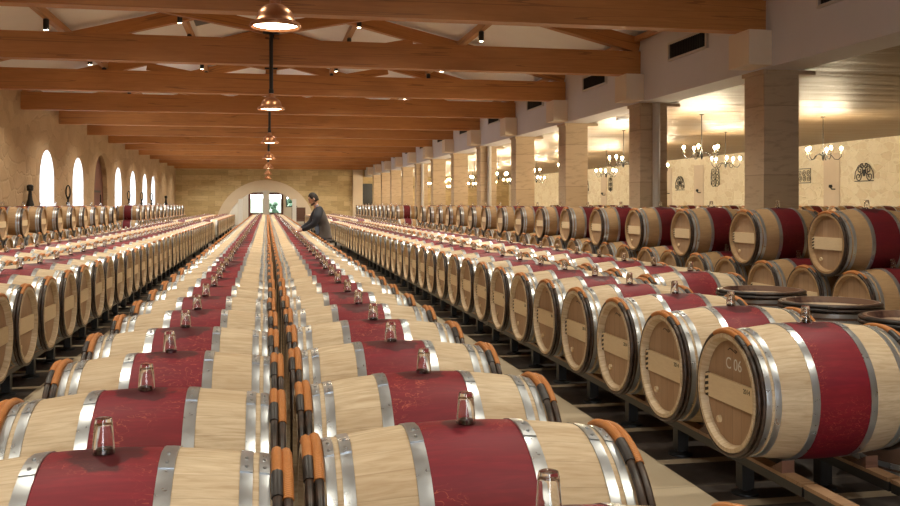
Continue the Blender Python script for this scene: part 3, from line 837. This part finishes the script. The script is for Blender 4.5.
# ------------------------------------------------------------------ trusses
def zroof(x): return EAVE + (RIDGE - EAVE) * ((x - XL) / (RX - XL) if x < RX else (XR - x) / (XR - RX))
ZB0, ZB1 = 4.02, 4.47
TW = .24
def local(mb_fn, name, mat, root, origin, ang):
    """member built along its own X axis so that the grain runs along it"""
    o = mb_fn.obj(name, mat, root, origin); o.rotation_euler.y = ang; return o
def member(name, mat, root, a, b, w, h):
    a, b = Vector(a), Vector(b); L = (b - a).length; ang = -atan2(b.z - a.z, b.x - a.x)
    return local(MB().box(0, L, -w / 2, w / 2, -h / 2, h / 2), name, mat, root, a, ang)
def truss(k):
    y = Y1 + P * k + TW / 2
    root = thing('roof_truss', 'pine roof truss spanning the hall, %s from the front' % (ordinal(k + 5)), 'truss', (0, y, 0), 'roof trusses')
    MB().box(XL - .05, XR + .02, -TW / 2, TW / 2, ZB0, ZB1).obj('tie_beam', M['beam'], root)
    rh = .28
    for s, xe in ((-1, XL), (1, XR)):
        za = zroof(xe) - rh / 2 - .02; zb = zroof(RX) - rh / 2 - .02
        member('rafter', M['beam'], root, (xe, 0, za), (RX, 0, zb), .18, rh)
        xm = RX + s * 3.2
        member('strut', M['beam'], root, (RX, 0, 4.66), (xm, 0, zroof(xm) - rh - .06), .15, .20)
    MB().box(RX - .12, RX + .12, -.10, .10, ZB1 + .03, zroof(RX) - .05).obj('king_post', M['beam'], root)
    st = MB(); st.box(RX - .03, RX + .03, -.135, -.10, ZB1 + .02, ZB1 + .42); st.box(RX - .14, RX + .14, -.135, -.10, ZB1 + .11, ZB1 + .145)
    st.obj('iron_strap', M['black'], root)
for k in range(-4, 13): truss(k)
# purlins and their spotlights
PX = (-4.13, -1.84, 2.04, 4.40)
PN = ('left outer', 'left inner', 'right inner', 'right outer')
def hung(me_list, name, label, cat, loc, group):
    t = thing(name, label, cat, loc, group)
    for n_, me in me_list: put(n_, me, t)
    return t
for px, pn in zip(PX, PN):
    z1 = zroof(px) - .02
    o = MB().box(0, YF - YB - .1, -.06, .06, -.15, 0).obj('purlin', M['purlin'], None, (px, YB, z1)); o.rotation_euler.z = pi / 2
    tag(o, 'slim pine purlin running the length of the roof, %s one' % pn, 'purlin', 'purlins')
o = MB().box(0, YF - YB - .1, -.08, .08, -.2, 0).obj('purlin', M['purlin'], None, (RX, YB, zroof(RX) - .03)); o.rotation_euler.z = pi / 2
tag(o, 'pine ridge purlin running along the middle of the roof', 'purlin', 'purlins')
o = MB().box(0, YF - YB - .1, -.05, .05, -.09, 0).obj('purlin', M['purlin'], None, (XR - .062, YB, zroof(XR - .12) - .03)); o.rotation_euler.z = pi / 2
tag(o, 'pine wall plate along the top of the plaster fascia', 'purlin', 'purlins')
SPOT_BODY = MB().lathe([(-.03, .055), (-.22, .055), (-.23, .048)], 16, 'Z', cap=True).mesh('lamp_body', M['black'], 40)
SPOT_LENS = MB().lathe([(-.231, .044), (-.233, .040), (-.233, .001)], 16, 'Z').mesh('lens', M['lens'])
b = MB(); b.box(-.03, .03, -.06, .06, -.02, 0); b.tube([(0, 0, 0), (0, 0, -.04)], .014, 6)
SPOT_ARM = b.mesh('bracket', M['black'])
def lamp_light(name, kind, loc, parent, energy, col, **k):
    li = bpy.data.lights.new(name, kind); li.energy = energy; li.color = col
    for a, v in k.items(): setattr(li, a, v)
    o = bpy.data.objects.new(name, li); COL.objects.link(o); o.location = loc; o.parent = parent
    return o
SPOT_W = 470
nsp = 0
for pi_, (px, pn) in enumerate(zip(PX, PN)):
    c_ = 0
    for k in range(-4, 12):
        for dy in (2.34, 4.30):
            y = Y1 + P * k + dy
            c_ += 1
            t = thing('ceiling_spotlight', 'black cylinder spotlight on %s purlin, %s from the front' % (pn, ordinal(c_)), 'spotlight', (px, y, zroof(px) - .155), 'roof spotlights')
            put('bracket', SPOT_ARM, t); put('lamp_body', SPOT_BODY, t); put('lens', SPOT_LENS, t)
            if dy < 3: lamp_light('spot_beam', 'SPOT', (0, 0, -.25), t, SPOT_W * (.62 if k < 0 else 1), (1, .925, .755), spot_size=radians(120), spot_blend=.6, shadow_soft_size=.05)
# grey hatch in the roof slope
hx, hy = -1.2, 22.6
ha = MB().box(-.5, .5, -.55, .55, -.06, 0).obj('roof_hatch', M['slate'], None, (hx, hy, zroof(hx) - .005)); ha.rotation_euler.y = -math.atan((RIDGE - EAVE) / (RX - XL))
tag(ha, 'grey hatch in the white roof lining left of the pendant lamps', 'hatch')

# pendant lamps
b = MB(); b.lathe([(.12, .255), (.118, .262), (.165, .262), (.185, .222), (.20, .205), (.245, .198), (.29, .178), (.33, .142), (.36, .09), (.37, .06), (.44, .06), (.45, .03), (.45, .001)], 32, 'Z')
b.lathe([(.12, .255), (.16, .24), (.30, .14), (.34, .001)], 32, 'Z')
SHADE = b.mesh('lamp_shade', M['copper'], 40)
RING = MB().tube([(.262 * cos(2 * pi * i / 32), .262 * sin(2 * pi * i / 32), .14) for i in range(32)], .013, 6, True).mesh('rim', M['copper'], 60)
DISC = MB().lathe([(.145, .235), (.138, .20), (.130, .12), (.126, .001)], 28, 'Z').mesh('diffuser', M['lamp'], 60)
NECK = MB().lathe([(.45, .05), (.53, .05), (.54, .02)], 14, 'Z', cap=True).mesh('lamp_neck', M['black'], 40)
lamp_ys = [8.75, 16.40, 25.40, 34.40, 43.40, 52.40, 61.40]
LZ = 3.11
for me_ in (SHADE, RING, DISC, NECK): me_.transform(Matrix.Scale(.86, 4))
for i, y in enumerate(lamp_ys):
    t = thing('pendant_lamp', 'copper dome pendant lamp on a black rod, %s from the front' % ordinal(i + 1), 'lamp', (.08, y, LZ), 'copper pendant lamps')
    put('lamp_shade', SHADE, t); rm = put('rim', RING, t); put('diffuser', DISC, t); put('lamp_neck', NECK, t)
    if i == 0:
        MB().tube([(0, 0, .455), (0, 0, zroof(RX) - .24 - LZ)], .034, 8).obj('rod', M['black'], t)
    else:
        MB().tube([(0, 0, .455), (0, 0, 4.60 - LZ)], .034, 8).obj('rod', M['black'], t)
        MB().box(-.14, .14, -.02, .10, 4.54 - LZ, 4.58 - LZ).obj('bracket', M['black'], t)

# ------------------------------------------------------------------ columns, corbels, vents
SHAFT = MB().box(0, .55, 0, .55, 0, ZC - .06).mesh('shaft', M['column'])
CAP = MB().box(-.03, .80, -.03, .58, ZC - .06, ZC).mesh('cap_slab', M['column'])
CORB = MB().box(-.40, -.05, -.30, .28, ZC + .02, ZB0).mesh('corbel', M['dress'])
for k in range(-4, 12):
    y = 12.2 + P * k
    t = thing('stone_column', 'square travertine column under the plaster fascia, %s from the front' % ordinal(k + 5), 'column', (7.0, y, 0), 'stone columns')
    put('shaft', SHAFT, t); put('cap_slab', CAP, t); put('corbel', CORB, t)
for n_, k in enumerate((1, 4, 7)):
    y = 12.2 + P * k
    o = MB().lathe([(0, .07), (ZC - .01, .07)], 16, 'Z', cap=True).obj('downpipe', M['pipe'], None, (7.28, y - .11, 0), smooth=40)
    tag(o, 'pale round downpipe against a stone column, %s from the front' % ordinal(n_ + 1), 'pipe', 'downpipes')
VF = MB().box(-.02, .0, 0, 1.45, 0, .32)
fr = MB(); fr.box(-.05, 0, 0, 1.45, 0, .035); fr.box(-.05, 0, 0, 1.45, .285, .32); fr.box(-.05, 0, 0, .035, 0, .32); fr.box(-.05, 0, 1.415, 1.45, 0, .32)
VFR = fr.mesh('vent_frame', M['pipe'])
VBK = MB().box(-.012, 0, .03, 1.42, .03, .29).mesh('backing', M['black'])
sl = MB()
for i in range(22): sl.box(-.035, -.012, .06 + i * .062, .075 + i * .062, .035, .285)
VSL = sl.mesh('grille', M['iron'])
for k in range(-3, 12):
    y = 12.2 + P * k + 1.6
    t = thing('air_vent', 'dark slatted air vent on the plaster fascia, %s from the front' % ordinal(k + 4), 'vent', (XR, y, 4.08), 'air vents')
    put('vent_frame', VFR, t); put('backing', VBK, t); put('grille', VSL, t)

# ------------------------------------------------------------------ chandeliers
def chandelier():
    root = put('chandelier', None)
    b = MB(); b.tube([(0, 0, 0), (0, 0, -.79)], .008, 6); b.lathe([(-.012, .05), (0, .05)], 12, 'Z', cap=True); b.obj('hanging_rod', M['iron'], root)
    b = MB(); b.lathe([(-.77, .012), (-.81, .03), (-.85, .02), (-.93, .026), (-.97, .012), (-.99, .001)], 12, 'Z'); b.obj('hub', M['iron'], root, smooth=50)
    for i in range(5):
        a = 2 * pi * i / 5 + .3
        ca, sa = cos(a), sin(a)
        prof = [(.02, -.70), (.10, -.66), (.18, -.70), (.24, -.78), (.32, -.79), (.38, -.72), (.38, -.66)]
        arm = MB().tube([(r * ca, r * sa, z - .17) for r, z in prof], .009, 6).obj('arm', M['iron'], root, smooth=60)
        MB().lathe([(-.66, .02), (-.655, .035), (-.645, .035), (-.645, .014), (-.58, .014), (-.58, .001)], 10, 'Z', (.38 * ca, .38 * sa, -.17)).obj('candle_cup', M['candle'], arm)
        MB().ball((.38 * ca, .38 * sa, -.715), (.026, .026, .04), 8, 6).obj('bulb', M['bulb'], arm)
    return root
chp = []
for k in range(0, 11):
    for X in (9.28, 12.2):
        chp.append((X, 18.75 + P * k))
proto_ch = chandelier()
for i, (X, y) in enumerate(chp):
    t = proto_ch if i == 0 else copy_tree(proto_ch)
    t.location = (X, y, ZC + .02); t.rotation_euler.z = .5 * i
    line = {9.28: 'nearest the columns', 12.2: 'middle line', 15.0: 'nearest the rubble wall'}[X]
    tag(t, 'five-armed iron chandelier with lit bulbs, %s, %s from the front' % (line, ordinal(i // 2 + 1)), 'chandelier', 'side hall chandeliers')
for i, (X, y) in enumerate(((11.1, 14.0), (7.95, 20.0), (9.0, 27.0))):
    t = thing('emergency_light', 'small bluish emergency light on the side ceiling, %s from the front' % ordinal(i + 1), 'light', (X, y, ZC + .02), 'emergency lights')
    MB().box(-.13, .13, -.05, .05, -.05, 0).obj('housing', M['white'], t)
    MB().lathe([(-.05, .10), (-.09, .085), (-.11, .04), (-.112, .001)], 14, 'Z').obj('lamp_dome', M['exit'], t)

# ------------------------------------------------------------------ wrought iron on the walls
def spiral(cx, cz, r0, turns, a0, sgn, n=26):
    out = []
    for i in range(n + 1):
        f = i / n; a = a0 + sgn * turns * 2 * pi * f; r = r0 * (1 - .85 * f)
        out.append((0, cx + r * cos(a), cz + r * sin(a)))
    return out
def ironwork(w, h, kind):
    b = MB(); t = .013
    if kind == 'grille':
        b.tube([(0, -w / 2, 0), (0, w / 2, 0), (0, w / 2, h), (0, -w / 2, h)], t, 6, True)
        for i in range(4):
            cx = -w / 2 + w * (i + .5) / 4
            b.tube(spiral(cx, h * .30, w * .11, 1.6, pi / 2, 1), t * .7, 5); b.tube(spiral(cx, h * .70, w * .11, 1.6, -pi / 2, 1), t * .7, 5)
    elif kind == 'crest':
        for s in (-1, 1):
            b.tube(spiral(s * w * .30, h * .25, w * .18, 1.5, pi / 2, s), t, 6); b.tube(spiral(s * w * .22, h * .62, w * .17, 1.5, -pi / 2, -s), t, 6)
            b.tube(spiral(s * w * .12, h * .88, w * .11, 1.3, 0 if s < 0 else pi, s), t, 6)
            b.tube([(0, s * w * .5, h * .12), (0, s * w * .47, h * .5), (0, s * w * .30, h * .86), (0, s * w * .06, h * .98)], t, 6)
        b.tube([(0, -w * .5, 0), (0, w * .5, 0)], t, 6); b.ball((0, 0, h * .45), (t, w * .08, h * .2), 8, 6)
    else:
        b.tube([(0, 0, 0), (0, 0, h)], t, 6)
        for q in range(3):
            z = h * (.2 + .3 * q)
            for s in (-1, 1): b.tube(spiral(s * w * .24, z, w * .24, 1.4, pi if s > 0 else 0, s), t * .9, 6)
        for s in (-1, 1): b.tube([(0, s * w * .48, h * .1), (0, s * w * .5, h * .5), (0, s * w * .4, h * .9)], t, 6)
    return b
def wall_y(u, X): return X * (965 / (u - 266.5) - .1975)
for u, v, wd, hg, kind, lab in ((865, 181, 22, 18, 'crest', 'crest-shaped black wrought-iron scrollwork, rightmost on the rubble wall'),
                                (803, 183, 22, 14, 'grille', 'rectangular black wrought-iron grille on the rubble wall'),
                                (716, 187, 13, 20, 'stem', 'tall black wrought-iron scrollwork on the rubble wall between columns'),
                                (680.5, 190, 15, 14, 'crest', 'small crest-shaped black scrollwork beside the second column'),
                                (611, 192, 7, 16, 'stem', 'narrow black wrought-iron scroll left of the second column'),
                                (587, 193, 10, 14, 'crest', 'black wrought-iron scrollwork farthest along the rubble wall')):
    y = wall_y(u, XS); d = depth(XS, y); s = d / 929
    zb = 1.58 - (v - 204) * s
    o = ironwork(wd * s * 1.35, hg * s, kind).obj('wall_ironwork', M['iron'], None, (XS - .04, y, zb), smooth=60)
    tag(o, lab, 'ironwork', 'wrought iron on the rubble wall')
# pale blind niches in the rubble wall, with small iron wall lamps
for i, u in enumerate((832, 699, 604, 668)):
    y = wall_y(u, XS); 
    struct(MB().box(XS - .03, XS + .02, y - .42, y + .42, 1.3, 3.2).obj('trim_%d' % (3 + i), M['dress']))
    t = thing('wall_lamp', 'small iron wall lamp before the pale blind niche, %s from the front' % ordinal([1, 2, 4, 3][i]), 'lamp', (XS - .03, y - .2, 2.05), 'niche wall lamps')
    MB().tube([(0, 0, 0), (-.12, 0, 0), (-.16, 0, .05)], .02, 6).obj('bracket', M['iron'], t); MB().lathe([(.04, .03), (.06, .06), (.14, .05)], 10, 'Z', (-.16, 0, 0), cap=True).obj('lamp_cup', M['iron'], t)
def old_tool(kind):
    b = MB()
    if kind == 0:
        b.lathe([(0, .095), (.34, .105), (.48, .065), (.70, .04), (.71, .08), (.84, .085), (.87, .05), (.87, .001)], 14, 'Z', cap=False)
        b.box(-.02, .02, -.11, .11, .76, .82)
    else:
        b.tube([(0, 0, 0), (0, 0, .55)], .03, 7); b.lathe([(0, .09), (.05, .08), (.08, .03)], 12, 'Z', cap=True)
        b.tube([(.062 * cos(a), 0, .74 + .20 * sin(a)) for a in [2 * pi * i / 18 for i in range(18)]], .022, 6, True)
        b.ball((0, 0, .38), .06, 8, 6); b.ball((0, 0, .55), .05, 8, 6)
    return b
for i, (y, kd, lab) in enumerate(((26.0, 0, 'bottle-shaped black iron press piece left of the first bright window'), (30.75, 1, 'black iron stand with a loop top between the first two bright windows'),
                             (43.8, 1, 'black iron stand against the wall just right of the dark doorway'), (48.2, 1, 'black iron stand against the wall between the middle far windows'),
                             (52.2, 1, 'black iron stand before the barred window on the left wall'), (59.5, 0, 'bottle-shaped black iron piece nearest the far left corner'))):
    o = old_tool(kd).obj('iron_ornament', M['iron'], None, (XL + .125, y, 1.22), smooth=45)
    tag(o, lab, 'ornament', 'old iron pieces along the left wall')
    sh = MB().box(0, .25, -.22, .22, 1.14, 1.22).obj('wall_shelf', M['dress'], None, (XL, y, 0))
    tag(sh, 'stone ledge carrying an iron piece, %s from the front on the left wall' % ordinal(i + 1), 'ledge', 'stone ledges')
# furniture near the end arch
for i, (x, y) in enumerate(((-1.62, 60.5), (1.75, 60.5))):
    o = MB().box(-.13, .13, -.1, .1, 0, 1.9).obj('white_post', M['white'], None, (x, y, 0)); tag(o, 'white post at the %s end of the rows by the arch' % ('left', 'right')[i], 'post', 'white posts')
t = thing('wooden_armchair', 'dark brown wooden chair at the far end of the right-hand aisle', 'chair', (2.1, 62.5, 0))
MB().box(-.45, .45, -.3, .3, .42, .52).obj('seat', M['chock'], t); MB().box(-.45, .45, .24, .3, .52, 1.35).obj('backrest', M['chock'], t)
for sx in (-.4, .4):
    for sy in (-.25, .25): MB().box(sx - .04, sx + .04, sy - .04, sy + .04, 0, .42).obj('leg', M['chock'], t)
    MB().box(sx - .04, sx + .04, -.3, .28, .72, .78).obj('armrest', M['chock'], t)

# ------------------------------------------------------------------ the cellar worker
M['skin'] = plain('skin', (.70, .42, .30), .55)
M['hair'] = plain('dark_hair', (.022, .014, .010), .6)
M['beard'] = plain('short_beard', (.12, .065, .045), .7)
M['vest'] = plain('grey_wool_vest', (.115, .10, .098), .9)
M['sleeve'] = plain('navy_black_sleeve', (.016, .017, .028), .7)
M['shirt'] = plain('pale_blue_shirt', (.24, .32, .50), .8)
M['jeans'] = plain('dark_trousers', (.02, .022, .035), .85)
M['shoe'] = plain('black_shoe', (.015, .013, .012), .5)
M['eye'] = plain('eye', (.03, .02, .015), .2)
PXY = (1.18, 19.7)
def W(f, l, u): return Vector((-f, -l, u))        # forward = -X, left = -Y
def skin_bm(joints, edges, root='pelvis', sub=2):
    me = bpy.data.meshes.new('tmp'); bm = bmesh.new(); ly = bm.verts.layers.skin.verify(); vm = {}
    for n, (p, r) in joints.items():
        v = bm.verts.new(W(*p)); rr = r if isinstance(r, tuple) else (r, r); v[ly].radius = rr; v[ly].use_root = (n == root); vm[n] = v
    for a, c in edges: bm.edges.new((vm[a], vm[c]))
    bm.to_mesh(me); bm.free()
    ob = bpy.data.objects.new('tmp', me); COL.objects.link(ob)
    sk = ob.modifiers.new('s', 'SKIN'); sk.use_smooth_shade = True; sk.branch_smoothing = .4
    ss = ob.modifiers.new('u', 'SUBSURF'); ss.levels = ss.render_levels = sub
    bpy.context.view_layer.update()
    out = bpy.data.meshes.new_from_object(ob.evaluated_get(bpy.context.evaluated_depsgraph_get()))
    bpy.data.objects.remove(ob); bpy.data.meshes.remove(me)
    return out
J = {'pelvis': ((0, 0, .95), (.105, .095)), 'spine': ((.03, 0, 1.12), (.10, .09)), 'chest': ((.09, 0, 1.34), (.11, .10)), 'neckb': ((.14, 0, 1.50), (.07, .065)), 'neck': ((.175, 0, 1.575), .052), 'skull': ((.195, 0, 1.66), .06)}
E_ = [('pelvis', 'spine'), ('spine', 'chest'), ('chest', 'neckb'), ('neckb', 'neck'), ('neck', 'skull')]
ARMS = {1: ((.11, .19, 1.43), (.20, .27, 1.16), (.455, .14, 1.035), (.54, .10, 1.015)), -1: ((.12, -.19, 1.43), (.26, -.25, 1.18), (.47, -.08, 1.05), (.55, -.05, 1.02))}
for s in (1, -1):
    a, e, w, h = ARMS[s]; t = str(s)
    J['sh' + t] = ((a[0], a[1], a[2] - .03), .045); J['el' + t] = (e, .046); J['wr' + t] = (w, .030); J['pa' + t] = (h, (.036, .020))
    E_ += [('chest', 'sh' + t), ('sh' + t, 'el' + t), ('el' + t, 'wr' + t), ('wr' + t, 'pa' + t)]
    for i, (dl, ln) in enumerate(((-.030, .070), (-.010, .082), (.010, .078), (.028, .060))):
        k = 'f%d%s' % (i, t)
        J[k + 'a'] = ((h[0] + .045, h[1] + dl * 1.1, h[2] + .004), .0095); J[k + 'b'] = ((h[0] + .045 + ln * .5, h[1] + dl * 1.2, h[2] - .004), .009); J[k + 'c'] = ((h[0] + .045 + ln * .8, h[1] + dl * 1.2, h[2] - .026), .0078)
        E_ += [('pa' + t, k + 'a'), (k + 'a', k + 'b'), (k + 'b', k + 'c')]
    J['t0' + t] = ((h[0] + .0, h[1] - s * .045, h[2] - .008), .011); J['t1' + t] = ((h[0] + .045, h[1] - s * .058, h[2] - .022), .009)
    E_ += [('pa' + t, 't0' + t), ('t0' + t, 't1' + t)]
    J['hip' + t] = ((0, s * .09, .86), .088); J['kn' + t] = ((.02, s * .10, .49), .058); J['an' + t] = ((-.02, s * .11, .09), .040); J['to' + t] = ((.13, s * .12, .035), (.04, .03))
    E_ += [('pelvis', 'hip' + t), ('hip' + t, 'kn' + t), ('kn' + t, 'an' + t), ('an' + t, 'to' + t)]
body = skin_bm(J, E_)
# head: one lofted form (brow, nose, jaw) welded into the body mesh; pitched down towards the glass
def head_bm():
    bm = bmesh.new(); n, m = 24, 18
    rings = []
    for j in range(m + 1):
        t = pi * j / m; ring = []
        for i in range(n):
            a = 2 * pi * i / n
            x, y, z = sin(t) * cos(a), sin(t) * sin(a), cos(t)
            px, py, pz = x * .098, y * .076, z * .122
            if z < 0: 
                f = -z; py *= 1 - .38 * f; px = px * (1 - .10 * f) + .014 * f * (1 if x > 0 else -.4)
            if x > .55 and abs(y) < .28:             # profile: brow, nose, lips, chin
                c = (x - .55) / .45 * (1 - abs(y) / .28)
                px += c * (.010 * math.exp(-((z - .18) / .12) ** 2) - .008 * math.exp(-((z - .04) / .08) ** 2) + .034 * math.exp(-((z + .22) / .13) ** 2) + .012 * math.exp(-((z + .55) / .10) ** 2) + .014 * math.exp(-((z + .86) / .14) ** 2))
            ring.append(bm.verts.new((px, py, pz)))
        rings.append(ring)
    for j in range(m):
        for i in range(n):
            i2 = (i + 1) % n
            try: bm.faces.new((rings[j][i], rings[j][i2], rings[j + 1][i2], rings[j + 1][i]))
            except ValueError: pass
    bmesh.ops.remove_doubles(bm, verts=bm.verts, dist=.0004)
    return bm
HM = Matrix.Translation(W(.215, 0, 1.685)) @ Matrix.Rotation(pi, 4, 'Z') @ Matrix.Rotation(radians(24), 4, 'Y')
hb_ = head_bm(); hme = bpy.data.meshes.new('tmp'); hb_.to_mesh(hme); hb_.free(); hme.transform(HM)
bm = bmesh.new(); bm.from_mesh(body); bm.from_mesh(hme)
ear = MB()
for s in (-1, 1): ear.ball((-.008, s * .078, -.005), (.020, .010, .034), 8, 6)
eme = ear.mesh('tmp', M['skin']); eme.transform(HM); bm.from_mesh(eme)
bmesh.ops.recalc_face_normals(bm, faces=bm.faces)
for f in bm.faces: f.smooth = True; f.material_index = 0
me = bpy.data.meshes.new('person'); bm.to_mesh(me); bm.free(); me.materials.append(M['skin'])
person = put('person', me, None, (PXY[0], PXY[1], 0))
tag(person, 'dark-haired man in grey vest and navy sleeves leaning over the barrels', 'person')
def cap_hair():
    b = MB(); n, m = 24, 10; rows_ = []
    vs = []
    for j in range(m + 1):
        for i in range(n):
            a = 2 * pi * i / n
            lim = pi * (.30 if cos(a) > .62 else (.46 if cos(a) > .1 else .66))
            t = lim * j / m
            k = 1.10 + .02 * sin(5 * a)
            vs.append((sin(t) * cos(a) * .098 * k - .004, sin(t) * sin(a) * .076 * k, cos(t) * .122 * (k + .06)))
    fs = [(j * n + i, j * n + (i + 1) % n, (j + 1) * n + (i + 1) % n, (j + 1) * n + i) for j in range(m) for i in range(n)]
    b.add(vs, fs); return b
hm_ = cap_hair().mesh('hair', M['hair'], 60); hm_.transform(HM); ho = put('hair', hm_, person); ho.modifiers.new('t', 'SOLIDIFY').thickness = .008
b = MB()
for i in range(11):
    a = radians(-75 + 15 * i)
    b.ball((.070 * cos(a) + .012, .056 * sin(a), -.082 - .018 * cos(a)), (.026, .018, .022), 8, 6)
b.ball((.108, 0, -.052), (.010, .026, .005), 8, 5)
bb = b.mesh('beard', M['beard'], 60); bb.transform(HM); put('beard', bb, person)
b = MB()
for s in (-1, 1): b.ball((.088, s * .030, .008), (.010, .013, .008), 8, 6)
bb = b.mesh('eyes', M['eye'], 60); bb.transform(HM); put('eyes', bb, person)
b = MB()
for s in (-1, 1): b.tube([(.094, s * .014, .028), (.094, s * .03, .034), (.080, s * .048, .028)], .005, 6)
bb = b.mesh('eyebrows', M['hair'], 60); bb.transform(HM); put('eyebrows', bb, person)
def cloth(name, joints, edges, mat, root):
    me = skin_bm(joints, edges, root); me.materials.clear(); me.materials.append(mat); me.name = name
    return put(name, me, person)
cloth('vest', {'p': ((-.02, 0, .87), (.165, .15)), 'q': ((-.02, 0, .97), (.165, .15)), 's': ((.0, 0, 1.13), (.165, .15)), 'c': ((.05, 0, 1.33), (.175, .16)), 'n': ((.105, 0, 1.485), (.11, .105)), 'm': ((.135, 0, 1.525), (.080, .078)),
               'a': ((.09, .14, 1.42), .088), 'b': ((.09, -.14, 1.42), .088)}, [('p', 'q'), ('q', 's'), ('s', 'c'), ('c', 'n'), ('n', 'm'), ('c', 'a'), ('c', 'b')], M['vest'], 'q')
for s in (1, -1):
    a, e, w, h = ARMS[s]
    cloth('sleeve', {'y': ((a[0] - .01, a[1] * .40, a[2] + .015), .105), 'a': (a, .106), 'e': (e, .072), 'w': (w, .048)}, [('y', 'a'), ('a', 'e'), ('e', 'w')], M['sleeve'], 'a')
    cloth('trouser_leg', {'h': ((0, s * .085, .92), .115), 'm': ((.01, s * .09, .72), .095), 'k': ((.02, s * .10, .49), .075), 'n': ((-.02, s * .11, .08), .060)}, [('h', 'm'), ('m', 'k'), ('k', 'n')], M['jeans'], 'h')
    cloth('shoe', {'h': ((-.05, s * .11, .048), .046), 'm': ((.05, s * .115, .045), .045), 't': ((.16, s * .12, .036), .036)}, [('h', 'm'), ('m', 't')], M['shoe'], 'h')
cloth('collar', {'a': ((.135, 0, 1.515), (.078, .072)), 'b': ((.165, 0, 1.565), (.066, .062))}, [('a', 'b')], M['shirt'], 'a')
cloth('shirt_front', {'a': ((.10, .03, .93), (.09, .05)), 'b': ((.15, .03, 1.12), (.10, .06)), 'c': ((.20, .02, 1.30), (.10, .06))}, [('a', 'b'), ('b', 'c')], M['shirt'], 'b')

# ------------------------------------------------------------------ world, camera, view
w = bpy.data.worlds.new('daylight'); S.world = w; w.use_nodes = True
bg = w.node_tree.nodes['Background']; bg.inputs[0].default_value = (.86, .93, 1.0, 1); bg.inputs[1].default_value = 10.0
cam = bpy.data.cameras.new('camera'); co = bpy.data.objects.new('camera', cam); COL.objects.link(co)
co.location = CAM; co.rotation_euler = (pi / 2, 0, -TH)
cam.sensor_width = 36; cam.lens = 929 / 900 * 36; cam.shift_y = -(253 - 204) / 900; cam.clip_start = .05; cam.clip_end = 300
S.camera = co
vs_ = S.view_settings; vs_.view_transform = 'Standard'; vs_.look = 'None'; vs_.gamma = 1; vs_.use_curve_mapping = False; vs_.exposure = 0.0
S.cycles.use_denoising = True
S.cycles.max_bounces = 8; S.cycles.transmission_bounces = 8; S.cycles.caustics_refractive = False; S.cycles.caustics_reflective = False
S.cycles.sample_clamp_indirect = 6
